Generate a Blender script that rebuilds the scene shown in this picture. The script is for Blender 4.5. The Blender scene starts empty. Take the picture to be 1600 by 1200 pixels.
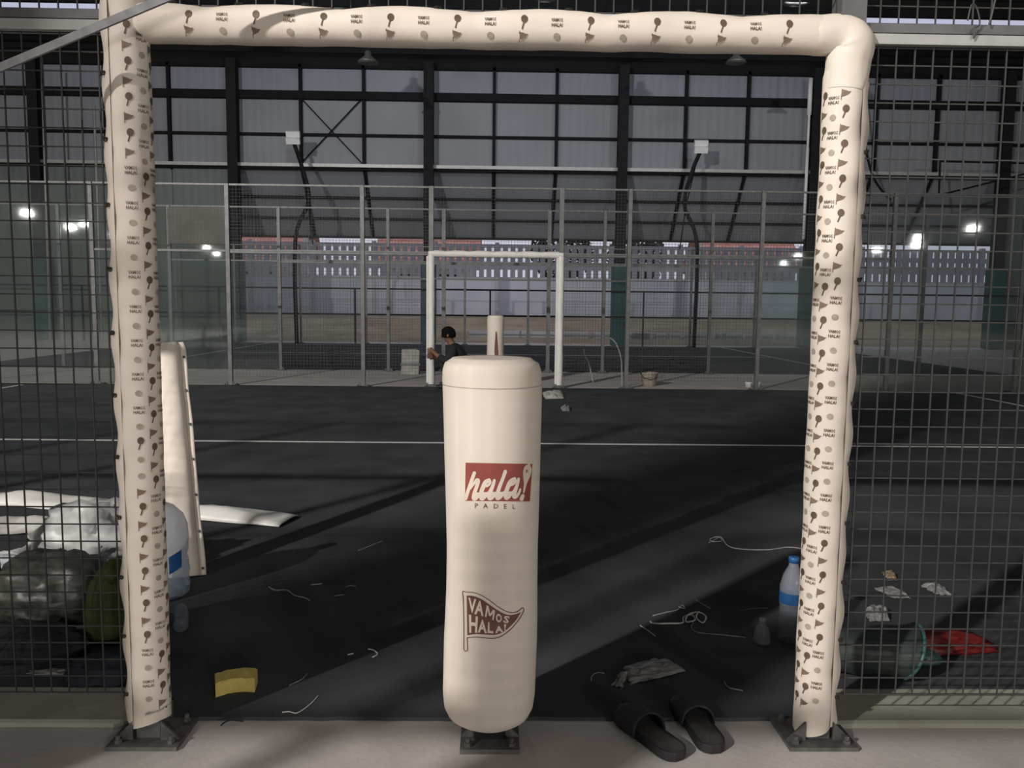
import bpy, math, random
from math import sin, cos, pi, sqrt, atan2, radians, asin
from mathutils import Vector, Matrix, noise

random.seed(7)
SC = bpy.context.scene
COL = SC.collection

# ------------------------------------------------------------------ camera
CAM_P = Vector((0.0218, -2.2795, 1.2702))
YAW, PITCH, ROLL, FPX = -0.0192, -0.0983, 0.0112, 1264.53
_f = Vector((-sin(YAW) * cos(PITCH), cos(YAW) * cos(PITCH), sin(PITCH)))
_r = Vector((cos(YAW), sin(YAW), 0.0))
_u = _r.cross(_f)
CR = cos(ROLL) * _r + sin(ROLL) * _u
CU = -sin(ROLL) * _r + cos(ROLL) * _u
CF = _f
cam = bpy.data.cameras.new('camera')
cam.sensor_width = 36.0
cam.lens = FPX * 36.0 / 1600.0
cam.clip_start = 0.05
cam.clip_end = 400
cam_o = bpy.data.objects.new('camera', cam)
COL.objects.link(cam_o)
m3 = Matrix((CR, CU, -CF)).transposed()
cam_o.matrix_world = Matrix.Translation(CAM_P) @ m3.to_4x4()
SC.camera = cam_o


def ray(x, y):
    return CF * FPX + CR * (x - 800) - CU * (y - 600)


def G(x, y, z=0.0):
    """photo pixel -> point on a horizontal plane"""
    d = ray(x, y)
    return CAM_P + d * ((z - CAM_P.z) / d.z)


def V(x, y, Y):
    """photo pixel -> point on a plane of constant depth"""
    d = ray(x, y)
    return CAM_P + d * ((Y - CAM_P.y) / d.y)


# ------------------------------------------------------------------ world, lights, exposure
W = bpy.data.worlds.new('dusk_sky')
SC.world = W
W.use_nodes = True
bg = W.node_tree.nodes['Background']
bg.inputs[0].default_value = (0.80, 0.80, 0.95, 1)
bg.inputs[1].default_value = 0.75
SC.view_settings.view_transform = 'Standard'
SC.view_settings.look = 'None'
SC.view_settings.exposure = 0.0
SC.view_settings.gamma = 1.0
SC.view_settings.use_curve_mapping = False


def area(name, loc, target, size, power, col=(1, 0.97, 0.92), sy=None, spread=None):
    l = bpy.data.lights.new(name, 'AREA')
    l.energy = power
    l.color = col
    l.shape = 'RECTANGLE'
    l.size = size
    l.size_y = sy or size
    if spread:
        l.spread = spread
    o = bpy.data.objects.new(name, l)
    COL.objects.link(o)
    d = Vector(target) - Vector(loc)
    o.rotation_euler = d.to_track_quat('-Z', 'Y').to_euler()
    o.location = loc
    return o


KEY_A = Vector((-11.0, -11.0, 8.3))   # floodlight over the court behind the camera
AIM_A = Vector((0.0, 1.5, 0.5))
FILL_LAMPS = [(-9, 5, 8.4), (0, 5, 8.4), (9, 5, 8.4), (-4.5, 16.0, 7.9), (1.0, 16.0, 7.9), (6.5, 16.0, 7.9)]  # added fill lights, built as high-bay lamps
P_KEY_A = 3500.0
P_FILL_NEAR, P_FILL_FAR, P_REAR_L, P_FILL_REAR = 20.0, 105.0, 120.0, 1150.0

# ------------------------------------------------------------------ materials


def mat(name, col, rough=0.6, metal=0.0, var=0.12, scale=8.0, bump=0.0, bscale=60.0, spec=0.5,
        alpha=None, coords='Object', col2=None, detail=4.0):
    m = bpy.data.materials.new(name)
    m.use_nodes = True
    nt = m.node_tree
    b = nt.nodes['Principled BSDF']
    b.inputs['Roughness'].default_value = rough
    b.inputs['Metallic'].default_value = metal
    b.inputs['Specular IOR Level'].default_value = spec
    tc = nt.nodes.new('ShaderNodeTexCoord')
    n = nt.nodes.new('ShaderNodeTexNoise')
    n.inputs['Scale'].default_value = scale
    n.inputs['Detail'].default_value = detail
    nt.links.new(tc.outputs[coords], n.inputs['Vector'])
    r = nt.nodes.new('ShaderNodeValToRGB')
    c2 = col2 or tuple(min(1, c * (1 + var)) for c in col)
    c1 = col if col2 else tuple(c * (1 - var) for c in col)
    r.color_ramp.elements[0].position = 0.3
    r.color_ramp.elements[1].position = 0.7
    r.color_ramp.elements[0].color = (*c1, 1)
    r.color_ramp.elements[1].color = (*c2, 1)
    nt.links.new(n.outputs['Fac'], r.inputs['Fac'])
    nt.links.new(r.outputs['Color'], b.inputs['Base Color'])
    if bump:
        n2 = nt.nodes.new('ShaderNodeTexNoise')
        n2.inputs['Scale'].default_value = bscale
        n2.inputs['Detail'].default_value = 3
        nt.links.new(tc.outputs[coords], n2.inputs['Vector'])
        bp = nt.nodes.new('ShaderNodeBump')
        bp.inputs['Strength'].default_value = bump
        bp.inputs['Distance'].default_value = 0.01
        nt.links.new(n2.outputs['Fac'], bp.inputs['Height'])
        nt.links.new(bp.outputs['Normal'], b.inputs['Normal'])
    if alpha is not None:
        b.inputs['Alpha'].default_value = alpha
    return m


def emis(name, col, s):
    m = bpy.data.materials.new(name)
    m.use_nodes = True
    nt = m.node_tree
    b = nt.nodes['Principled BSDF']
    b.inputs['Base Color'].default_value = (0.8, 0.8, 0.8, 1)
    b.inputs['Emission Color'].default_value = (*col, 1)
    b.inputs['Emission Strength'].default_value = s
    return m


def pane_mat(name, tint, dust, dustcol, ior=1.5):
    """thin clear sheet: transparent, mirror reflection by Fresnel, a little dust"""
    m = bpy.data.materials.new(name)
    m.use_nodes = True
    nt = m.node_tree
    for n in list(nt.nodes):
        nt.nodes.remove(n)
    out = nt.nodes.new('ShaderNodeOutputMaterial')
    tr = nt.nodes.new('ShaderNodeBsdfTransparent')
    tr.inputs[0].default_value = (*tint, 1)
    gl = nt.nodes.new('ShaderNodeBsdfGlossy')
    gl.inputs['Roughness'].default_value = 0.03
    df = nt.nodes.new('ShaderNodeBsdfDiffuse')
    fr = nt.nodes.new('ShaderNodeFresnel')
    fr.inputs['IOR'].default_value = ior
    tc = nt.nodes.new('ShaderNodeTexCoord')
    nz = nt.nodes.new('ShaderNodeTexNoise')
    nz.inputs['Scale'].default_value = 1.5
    nz.inputs['Detail'].default_value = 5
    nt.links.new(tc.outputs['Object'], nz.inputs['Vector'])
    mul = nt.nodes.new('ShaderNodeMath')
    mul.operation = 'MULTIPLY'
    mul.inputs[1].default_value = dust * 2
    nt.links.new(nz.outputs['Fac'], mul.inputs[0])
    df.inputs[0].default_value = (*dustcol, 1)
    a = nt.nodes.new('ShaderNodeMixShader')
    nt.links.new(mul.outputs[0], a.inputs[0])
    nt.links.new(tr.outputs[0], a.inputs[1])
    nt.links.new(df.outputs[0], a.inputs[2])
    b = nt.nodes.new('ShaderNodeMixShader')
    nt.links.new(fr.outputs[0], b.inputs[0])
    nt.links.new(a.outputs[0], b.inputs[1])
    nt.links.new(gl.outputs[0], b.inputs[2])
    nt.links.new(b.outputs[0], out.inputs[0])
    return m


M = {}
M['pad'] = mat('cream_vinyl', (0.80, 0.71, 0.62), 0.62, spec=0.3, var=0.03, scale=5, bump=0.05, bscale=25)
M['padcap'] = mat('cream_vinyl_cap', (0.78, 0.69, 0.60), 0.6, spec=0.3, var=0.03, scale=5, bump=0.04, bscale=25)
M['whitepad'] = mat('white_vinyl', (0.78, 0.76, 0.72), 0.4, var=0.05, scale=6, bump=0.15, bscale=18)
M['print'] = mat('brown_print', (0.13, 0.085, 0.055), 0.55, var=0.25, scale=40)
M['printmid'] = mat('mid_brown_print', (0.22, 0.155, 0.11), 0.55, var=0.2, scale=40)
M['printlight'] = mat('pale_brown_print', (0.42, 0.35, 0.29), 0.55, var=0.15, scale=40)
M['logored'] = mat('brick_red_print', (0.30, 0.068, 0.050), 0.5, var=0.10, scale=30)
M['logocream'] = mat('cream_print', (0.80, 0.68, 0.58), 0.5, var=0.03, scale=30)
M['flagbrown'] = mat('brown_flag_print', (0.17, 0.070, 0.045), 0.5, var=0.12, scale=30)
M['grommet'] = mat('dark_grommet', (0.05, 0.045, 0.04), 0.4, metal=0.6)
M['galv'] = mat('galvanised_steel', (0.15, 0.153, 0.153), 0.5, metal=0.4, var=0.2, scale=14, bump=0.05)
M['rail'] = mat('pale_painted_steel', (0.40, 0.40, 0.39), 0.45, metal=0.2, var=0.12, scale=10)
M['darksteel'] = mat('dark_steel', (0.016, 0.017, 0.019), 0.8, metal=0.0, spec=0.15, var=0.2, scale=10)
M['plate'] = mat('grey_base_plate', (0.13, 0.125, 0.12), 0.6, metal=0.3, var=0.3, scale=30, bump=0.15)
M['wire'] = mat('grey_mesh_wire', (0.058, 0.058, 0.056), 0.55, metal=0.2, var=0.1)
M['concrete'] = mat('concrete_floor', (0.48, 0.44, 0.42), 0.75, col2=(0.63, 0.585, 0.56), scale=3.2, bump=0.12, bscale=40, detail=8)
M['kerb'] = mat('pale_concrete_kerb', (0.34, 0.33, 0.26), 0.85, col2=(0.46, 0.45, 0.37), scale=5, bump=0.25, bscale=30, detail=8)
M['turf'] = mat('black_turf', (0.047, 0.050, 0.055), 0.95, col2=(0.083, 0.088, 0.095), scale=2.2, bump=0.35, bscale=260, spec=0.12, detail=8)
M['line'] = mat('white_turf_line', (0.62, 0.62, 0.60), 0.9, var=0.2, scale=60, bump=0.3, bscale=200)
M['clad'] = mat('grey_cladding', (0.22, 0.235, 0.265), 0.6, var=0.10, scale=0.5, detail=6)
M['cladu'] = mat('blue_grey_cladding', (0.22, 0.24, 0.29), 0.6, var=0.10, scale=0.5, detail=6)
M['cladlow'] = mat('grey_green_cladding', (0.14, 0.165, 0.16), 0.6, var=0.15, scale=0.6, detail=6)
M['girt'] = mat('black_girt', (0.010, 0.011, 0.013), 0.8, var=0.2, spec=0.15)
M['roof'] = mat('dark_roof_sheet', (0.065, 0.06, 0.055), 0.8, var=0.15, scale=0.6)
M['hallwall'] = mat('pale_green_grey_wall', (0.24, 0.29, 0.28), 0.8, var=0.2, scale=0.3)
M['teal'] = mat('teal_padding', (0.012, 0.085, 0.095), 0.6, var=0.12, scale=4)
M['glass'] = pane_mat('court_glass', (0.92, 0.945, 0.94), 0.045, (0.36, 0.385, 0.38))
M['poly'] = pane_mat('skylight_sheet', (0.90, 0.93, 1.0), 0.03, (0.7, 0.75, 0.85), 1.08)
M['soil'] = mat('tan_soil', (0.20, 0.155, 0.10), 0.95, col2=(0.34, 0.27, 0.18), scale=0.8, bump=0.6, bscale=6, detail=8)
M['precast'] = mat('precast_concrete', (0.40, 0.41, 0.45), 0.9, col2=(0.50, 0.51, 0.56), scale=1.0, bump=0.2, bscale=20, detail=8)
M['precastlow'] = mat('whitewashed_panel', (0.50, 0.53, 0.62), 0.9, col2=(0.62, 0.64, 0.72), scale=0.8, detail=8)
M['tile'] = mat('terracotta_roof', (0.55, 0.24, 0.17), 0.8, col2=(0.72, 0.40, 0.32), scale=3)
M['housewall'] = mat('pale_house_wall', (0.62, 0.60, 0.58), 0.9, var=0.1)
M['leaf'] = mat('dark_leaves', (0.02, 0.04, 0.02), 0.8, var=0.5, scale=6)
M['bark'] = mat('bark', (0.08, 0.06, 0.045), 0.9, var=0.3)
M['white'] = mat('white_paint', (0.75, 0.75, 0.76), 0.5, var=0.05)
M['black'] = mat('black_rubber', (0.02, 0.02, 0.022), 0.7, var=0.3, scale=30)
M['tarp'] = mat('grey_brown_tarpaulin', (0.13, 0.125, 0.11), 0.7, var=0.15, scale=3)


# ------------------------------------------------------------------ mesh helpers
class MB:
    def __init__(s):
        s.v, s.f = [], []

    def add(s, vs, fs):
        k = len(s.v)
        s.v += [tuple(p) for p in vs]
        s.f += [tuple(i + k for i in f) for f in fs]
        return s

    def box(s, x0, x1, y0, y1, z0, z1, mtx=None):
        vs = [Vector((x, y, z)) for z in (z0, z1) for y in (y0, y1) for x in (x0, x1)]
        if mtx:
            vs = [mtx @ p for p in vs]
        return s.add(vs, [(0, 2, 3, 1), (4, 5, 7, 6), (0, 1, 5, 4), (2, 6, 7, 3), (0, 4, 6, 2), (1, 3, 7, 5)])

    def tube(s, pts, r, n=8, cap=True, flat=None):
        """pts list of points, r radius or list"""
        P = [Vector(p) for p in pts]
        rr = r if isinstance(r, (list, tuple)) else [r] * len(P)
        vs, fs = [], []
        prev = None
        for i, p in enumerate(P):
            t = (P[min(i + 1, len(P) - 1)] - P[max(i - 1, 0)])
            t = t.normalized() if t.length > 1e-9 else Vector((0, 0, 1))
            if prev is None:
                a = Vector((0, 0, 1)) if abs(t.z) < 0.9 else Vector((1, 0, 0))
                u = t.cross(a).normalized()
            else:
                u = (prev - t * prev.dot(t))
                u = u.normalized() if u.length > 1e-6 else t.orthogonal().normalized()
            prev = u
            w = t.cross(u)
            for k in range(n):
                a = 2 * pi * k / n
                q = u * cos(a) * rr[i] + w * sin(a) * rr[i] * (flat if flat else 1)
                vs.append(p + q)
        for i in range(len(P) - 1):
            for k in range(n):
                fs.append((i * n + k, i * n + (k + 1) % n, (i + 1) * n + (k + 1) % n, (i + 1) * n + k))
        if cap:
            fs.append(tuple(range(n - 1, -1, -1)))
            fs.append(tuple((len(P) - 1) * n + k for k in range(n)))
        return s.add(vs, fs)

    def lathe(s, prof, n=24, c=(0, 0, 0), mtx=None, cap=True):
        vs, fs = [], []
        for (r, z) in prof:
            for k in range(n):
                a = 2 * pi * k / n
                p = Vector((r * cos(a), r * sin(a), z))
                p = (mtx @ p) if mtx else p
                vs.append(p + Vector(c))
        for i in range(len(prof) - 1):
            for k in range(n):
                fs.append((i * n + k, i * n + (k + 1) % n, (i + 1) * n + (k + 1) % n, (i + 1) * n + k))
        if cap:
            fs.append(tuple(range(n - 1, -1, -1)))
            fs.append(tuple((len(prof) - 1) * n + k for k in range(n)))
        return s.add(vs, fs)

    def prism(s, poly, axis0, axis1, ext, o=(0, 0, 0)):
        """extrude a 2d polygon along ext"""
        a0, a1, e, o = Vector(axis0), Vector(axis1), Vector(ext), Vector(o)
        n = len(poly)
        vs = [o + a0 * p[0] + a1 * p[1] for p in poly] + [o + a0 * p[0] + a1 * p[1] + e for p in poly]
        fs = [tuple(range(n - 1, -1, -1)), tuple(range(n, 2 * n))]
        fs += [(i, (i + 1) % n, n + (i + 1) % n, n + i) for i in range(n)]
        return s.add(vs, fs)

    def grid(s, fn, nu, nv, closed_u=False):
        vs = [fn(i / (nu if closed_u else nu - 1), j / (nv - 1)) for j in range(nv) for i in range(nu)]
        fs = []
        for j in range(nv - 1):
            for i in range(nu if closed_u else nu - 1):
                i2 = (i + 1) % nu
                fs.append((j * nu + i, j * nu + i2, (j + 1) * nu + i2, (j + 1) * nu + i))
        return s.add(vs, fs)

    def mesh(s, name, m, smooth=False):
        me = bpy.data.meshes.new(name)
        me.from_pydata(s.v, [], s.f)
        me.validate()
        if m:
            me.materials.append(M[m] if isinstance(m, str) else m)
        if smooth:
            me.shade_smooth()
        me.update()
        return me

    def build(s, name, m, parent=None, smooth=False, fixn=True):
        import bmesh
        me = s.mesh(name, m, smooth)
        if fixn:
            b = bmesh.new()
            b.from_mesh(me)
            bmesh.ops.recalc_face_normals(b, faces=b.faces)
            b.to_mesh(me)
            b.free()
        return link(name, me, parent)


def link(name, me, parent=None, loc=None):
    o = bpy.data.objects.new(name, me)
    COL.objects.link(o)
    if parent:
        o.parent = parent
    if loc is not None:
        o.location = loc
    return o


def tag(o, label, cat, group=None, kind=None):
    if label:
        o['label'] = label
    if cat:
        o['category'] = cat
    if group:
        o['group'] = group
    if kind:
        o['kind'] = kind
    return o


def thing(name, label=None, cat=None, loc=(0, 0, 0), group=None, kind=None):
    """Empty at the thing's base; builders keep world coordinates via the inverse offset"""
    o = bpy.data.objects.new(name, None)
    o.empty_display_size = 0.1
    COL.objects.link(o)
    o.location = loc
    return tag(o, label, cat, group, kind)


def part(mb, name, m, t, smooth=False, fixn=True):
    """mb in world coordinates -> child of thing t (whose Empty sits at t.location)"""
    off = Vector(t.location)
    q = t.parent
    while q:
        off += Vector(q.location)
        q = q.parent
    mb.v = [(v[0] - off.x, v[1] - off.y, v[2] - off.z) for v in mb.v]
    return mb.build(name, m, t, smooth, fixn)


def copy_tree(o, parent=None):
    c = o.copy()
    COL.objects.link(c)
    c.parent = parent
    for ch in list(o.children):
        copy_tree(ch, c)
    return c


def nz(x, y=0.0, z=0.0):
    return noise.noise(Vector((x, y, z)))


_txt = {}


def text_mesh(s, bold=0.0, res=2):
    """(verts2d, faces) of a line of the built-in font, height about 0.7 for capitals"""
    k = (s, bold, res)
    if k in _txt:
        return _txt[k]
    cu = bpy.data.curves.new('t', 'FONT')
    cu.body = s
    cu.offset = bold
    cu.resolution_u = res
    o = bpy.data.objects.new('t', cu)
    COL.objects.link(o)
    dg = bpy.context.evaluated_depsgraph_get()
    me = o.evaluated_get(dg).to_mesh()
    vs = [(v.co.x, v.co.y) for v in me.vertices]
    fs = [tuple(p.vertices) for p in me.polygons]
    o.evaluated_get(dg).to_mesh_clear()
    bpy.data.objects.remove(o)
    bpy.data.curves.remove(cu)
    _txt[k] = (vs, fs)
    return _txt[k]


def disc2d(cx, cy, rx, ry, n=14):
    vs = [(cx, cy)] + [(cx + rx * cos(2 * pi * k / n), cy + ry * sin(2 * pi * k / n)) for k in range(n)]
    return vs, [(0, 1 + k, 1 + (k + 1) % n) for k in range(n)]


def ribbon2d(pts, w):
    """polyline of (x,y) or (x,y,w) -> quads with round ends"""
    vs, fs = [], []
    n = len(pts)
    ww = [(p[2] if len(p) > 2 else w) / 2 for p in pts]
    for i, p in enumerate(pts):
        a, b = pts[max(i - 1, 0)], pts[min(i + 1, n - 1)]
        dx, dy = b[0] - a[0], b[1] - a[1]
        l = math.hypot(dx, dy) or 1
        nx, ny = -dy / l, dx / l
        vs += [(p[0] + nx * ww[i], p[1] + ny * ww[i]), (p[0] - nx * ww[i], p[1] - ny * ww[i])]
    for i in range(n - 1):
        fs.append((2 * i, 2 * i + 1, 2 * i + 3, 2 * i + 2))
    for i in (0, n - 1):
        d, f = disc2d(pts[i][0], pts[i][1], ww[i], ww[i], 10)
        k = len(vs)
        vs += d
        fs += [tuple(q + k for q in x) for x in f]
    return vs, fs


def smooth_pts(pts, k=6):
    """Catmull-Rom through points (tuples of any size)"""
    out = []
    n = len(pts)
    for i in range(n - 1):
        p0, p1, p2, p3 = pts[max(i - 1, 0)], pts[i], pts[i + 1], pts[min(i + 2, n - 1)]
        for j in range(k):
            t = j / k
            out.append(tuple(0.5 * (2 * b + (c - a) * t + (2 * a - 5 * b + 4 * c - d) * t * t + (3 * b - a - 3 * c + d) * t ** 3)
                             for a, b, c, d in zip(p0, p1, p2, p3)))
    out.append(tuple(pts[-1]))
    return out


# ================================================================== SETTING
def slab(name, m, x0, x1, y0, y1, z0, z1):
    return tag(MB().box(x0, x1, y0, y1, z0, z1).build(name, m), None, None, kind='structure')


XL, XR, YB = -34.0, 36.0, -46.0
fl = slab('floor', 'concrete', XL, XR, YB, 24.3, -0.2, 0.0)
tag(fl, 'grey concrete hall floor around the courts', 'floor')

# turf of this court, of the one behind it, and of the one at the photographer's back
ZT = 0.012


def turf(name, label, y0, y1, x0=-10.0, x1=10.0, notch=True):
    mb = MB()
    n = 400
    xs = [x0 + (x1 - x0) * i / n for i in range(n + 1)]

    def front(x):
        if not notch:
            return y0
        side = 0.0 if abs(x) < 0.99 else 0.13
        w = 0.006 * nz(x * 25) + (0.022 * nz(x * 2.3 + 5) if abs(x) >= 0.99 else 0.003 * nz(x * 3))
        return y0 + side + w
    vs, fs = [], []
    for x in xs:
        f = front(x)
        vs += [(x, f, 0.0), (x, f, ZT), (x, y1, ZT), (x, y1, 0.0)]
    for i in range(n):
        a, b = i * 4, i * 4 + 4
        fs += [(a, b, b + 1, a + 1), (a + 1, b + 1, b + 2, a + 2), (a + 2, b + 2, b + 3, a + 3)]
    mb.add(vs, fs)
    o = mb.build(name, 'turf', fixn=False)
    tag(o, label, 'turf', kind='structure')
    return o


t1 = turf('artificial_turf', 'black artificial turf of the near court', 0.085, 9.93)
t2 = turf('artificial_turf', 'black artificial turf of the far court beyond the white far gateway', 12.98, 22.7, notch=False)
t3 = turf('artificial_turf', 'black artificial turf of the court behind the photographer', -12.5, -2.75, notch=False)
for tt, yc in ((t1, 4.98), (t2, 17.9)):
    l = MB().box(-6.95, 6.95, yc - 0.025, yc + 0.025, ZT - 0.004, ZT + 0.003)
    part(l, 'court_line', 'line', tt)
    for sx in (-6.95, 6.95):
        l = MB().box(sx - 0.025, sx + 0.025, yc - 4.9, yc + 4.75, ZT - 0.004, ZT + 0.0035)
        part(l, 'court_line', 'line', tt)

# low concrete kerbs under the side panels of the near fence
for sx, lab in ((-1, 'dim concrete kerb under the left mesh panel'), (1, 'pale concrete kerb under the right mesh panel')):
    x0, x1 = (1.03, 10.0) if sx > 0 else (-10.0, -1.03)
    k = MB()
    n = 60

    def kf(u, v, x0=x0, x1=x1):
        x = x0 + (x1 - x0) * u
        prof = [(0.045, -0.0), (0.045, 0.014), (0.055, 0.02), (0.30, 0.011)]
        y, z = prof[min(3, int(round(v * 3)))]
        return (x, y + 0.004 * nz(x * 4, v), z)
    k.grid(kf, n, 4)
    tag(k.build('kerb', 'kerb', fixn=False), lab, 'kerb', kind='structure')

# ---- roof and plain hall walls
EAVE_Y, EAVE_Z, SL = 23.6, 8.6, 0.2


def roof_z(y):
    return EAVE_Z + SL * (EAVE_Y - y) if y > 5 else EAVE_Z + SL * (EAVE_Y - 5) - (5 - y) * 0.064


ceil = thing('ceiling', 'dark sheet roof on purlins over the hall', 'ceiling', kind='structure')
SLOT = (20.62, 21.08)


def roof_piece(y0, y1):
    mb = MB()
    vs = []
    for x in (XL, XR):
        for y in (y0, y1):
            vs += [(x, y, roof_z(y)), (x, y, roof_z(y) + 0.12)]
    mb.add(vs, [(0, 2, 6, 4), (1, 5, 7, 3), (0, 4, 5, 1), (2, 3, 7, 6), (0, 1, 3, 2), (4, 6, 7, 5)])
    part(mb, 'roof_sheet', 'roof', ceil)


roof_piece(SLOT[1], 24.2)
roof_piece(5.0, SLOT[0])
roof_piece(YB, 5.0)
for y in [22.6, 21.9, 20.2, 19.4, 18.6, 17.6, 16.6, 15.6, 14.4, 13.2, 12.0]:
    z = roof_z(y)
    part(MB().box(XL, XR, y - 0.04, y + 0.04, z - 0.2, z - 0.01), 'purlin', 'girt', ceil)
sky = MB()
sky.add([(XL, SLOT[0], roof_z(SLOT[0]) + 0.06), (XR, SLOT[0], roof_z(SLOT[0]) + 0.06), (XR, SLOT[1], roof_z(SLOT[1]) + 0.06), (XL, SLOT[1], roof_z(SLOT[1]) + 0.06)], [(0, 1, 2, 3)])
w1 = sky.build('window_1', 'poly')
tag(w1, 'long narrow skylight strip high in the dark roof', 'skylight', kind='structure')
tag(slab('wall_left', 'hallwall', XL - 0.3, XL, YB, 24.3, 0, 12.6), 'left end wall of the hall', 'wall')
tag(slab('wall_right', 'hallwall', XR, XR + 0.3, YB, 24.3, 0, 12.6), 'right end wall of the hall', 'wall')
tag(slab('wall_back', 'hallwall', XL, XR, YB - 0.3, YB, 0, 12.6), 'rear wall of the hall behind the photographer', 'wall')

# ---- far wall: columns, cladding sheets, girts, flared apron sheets
WY = 23.6
BAY = 6.0
COLX = [-2.14 + BAY * k for k in range(-5, 7)]
WZ1, WZ2 = 5.5, 7.63       # bright rail, black girt
wall = thing('wall_far', 'grey sheet-clad far wall of the hall, open at the foot', 'wall', (0, WY, 0), kind='structure')
mull = []
for c in COLX[:-1]:
    mull += [c, c + BAY * 0.335, c + BAY * 0.66]
mull.append(COLX[-1])


def ribs_sheet(x0, x1, a, b, m):
    """ribbed sheet between edge points a=(y,z) (bottom) and b (top)"""
    mb = MB()
    n = max(6, int((x1 - x0) / 0.25) * 2)
    a, b = Vector((0, *a)), Vector((0, *b))
    nrm = Vector((1, 0, 0)).cross(b - a).normalized()
    vs, fs = [], []
    for i in range(n + 1):
        x = x0 + (x1 - x0) * i / n
        off = nrm * (0.007 if i % 2 else 0.0)
        vs += [Vector((x, 0, 0)) + a + off, Vector((x, 0, 0)) + b + off]
    for i in range(n):
        fs.append((2 * i, 2 * i + 2, 2 * i + 3, 2 * i + 1))
    mb.add(vs, fs)
    part(mb, 'cladding_sheet', m, wall, fixn=False)


APY, APZ = 25.5, 3.47      # outer low edge of the flared apron
for i in range(len(mull) - 1):
    x0, x1 = mull[i] - 0.02, mull[i + 1] + 0.02
    ribs_sheet(x0, x1, (WY + 0.14, WZ1), (WY + 0.14, WZ2), 'clad')
    ribs_sheet(x0, x1, (WY + 0.14, WZ2), (WY + 0.14, EAVE_Z + 0.1), 'cladu')
    ribs_sheet(x0, x1, (APY, APZ), (WY + 0.14, WZ1), 'clad')
for i in range(len(mull) - 1):
    if mull[i] < -8.3 or mull[i] > 15.6:
        ribs_sheet(mull[i] + 0.01, mull[i + 1] - 0.01, (WY + 0.14, 0.0), (WY + 0.14, WZ1), 'cladlow')
for z, h, y, m, nm in ((WZ2, 0.12, WY - 0.02, 'girt', 'girt'), (6.45, 0.04, WY + 0.06, 'girt', 'girt'), (WZ1, 0.05, WY - 0.06, 'rail', 'rail'), (WZ1 - 0.09, 0.03, WY + 0.05, 'girt', 'girt'), (8.5, 0.05, WY + 0.03, 'girt', 'girt')):
    part(MB().box(XL, XR, y - 0.05, y + 0.05, z - h, z + h), nm, m, wall)


def ap(t):
    return (WY + 0.14 + (APY - WY - 0.14) * t, WZ1 + (APZ - WZ1) * t)


for t in (0.42, 0.72, 1.0):
    y, z = ap(t)
    part(MB().box(XL, XR, y - 0.1, y - 0.02, z - 0.05, z + 0.02), 'girt', 'girt', wall)
for x in mull:
    if min(abs(x - c) for c in COLX) < 0.1:
        continue
    part(MB().box(x - 0.045, x + 0.045, WY - 0.02, WY + 0.12, WZ1, EAVE_Z), 'mullion', 'girt', wall)
    a, b = ap(0), ap(1)
    part(MB().tube([(x, a[0] - 0.08, a[1]), (x, b[0] - 0.08, b[1])], 0.055, 6), 'rafter', 'girt', wall)
bx = [m_ for m_ in mull if -6.4 < m_ < -3.9]
for p, q_ in (((-6.12, 7.55), (-4.25, 5.6)), ((-4.25, 7.55), (-6.12, 5.6))):
    part(MB().tube([(p[0], WY + 0.05, p[1]), (q_[0], WY + 0.05, q_[1])], 0.02, 6), 'cross_brace', 'girt', wall)

ordn = ['leftmost', 'second', 'third', 'fourth', 'fifth', 'rightmost']
for k, cx in enumerate(COLX):
    if not (-16.5 < cx < 18):
        continue
    i = [c for c in COLX if -16.5 < c < 18].index(cx)
    lab = 'dark steel hall column with teal foot padding, %s along far wall%s' % (ordn[i], '' if i in (0, 5) else ' from the left')
    c = thing('hall_column', lab, 'column', (cx, WY - 0.22, 0), 'hall columns of the far wall')
    sh = MB()
    for (a0, a1, b0, b1) in ((-0.15, 0.15, -0.16, -0.13), (-0.15, 0.15, 0.13, 0.16), (-0.02, 0.02, -0.13, 0.13)):
        sh.box(cx + a0, cx + a1, WY - 0.22 + b0, WY - 0.22 + b1, 0, EAVE_Z)
    part(sh, 'shaft', 'darksteel', c)
    pd = MB()
    pr = [(-0.23, -0.19), (-0.19, -0.23), (0.19, -0.23), (0.23, -0.19), (0.23, 0.19), (0.19, 0.23), (-0.19, 0.23), (-0.23, 0.19)]
    pd.prism(pr, (1, 0, 0), (0, 1, 0), (0, 0, 2.5), (cx, WY - 0.22, 0.02))
    part(pd, 'foot_padding', 'teal', c)
c = thing('hall_column', 'free-standing dark hall column behind the photographer', 'column', (-6.7, -6.0, 0), 'hall columns')
sh = MB()
for (a0, a1, b0, b1) in ((-0.17, 0.17, -0.15, -0.12), (-0.17, 0.17, 0.12, 0.15), (-0.02, 0.02, -0.12, 0.12)):
    sh.box(-6.7 + a0, -6.7 + a1, -6.0 + b0, -6.0 + b1, 0, roof_z(-6.0) - 0.02)
part(sh, 'shaft', 'darksteel', c)
# white downpipe beside a column
dp = MB().tube([(9.62, WY - 0.3, 8.3), (9.62, WY - 0.3, 7.2)], 0.07, 8)
dp.tube([(9.62, WY - 0.3, 6.2), (9.62, WY - 0.3, 3.4)], 0.05, 8)
dp.tube([(9.62, WY - 0.3, 7.3), (9.62, WY - 0.3, 6.1)], 0.04, 8)
tag(dp.build('downpipe', 'white', None, True), 'white downpipe beside the fifth hall column', 'pipe')

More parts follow.
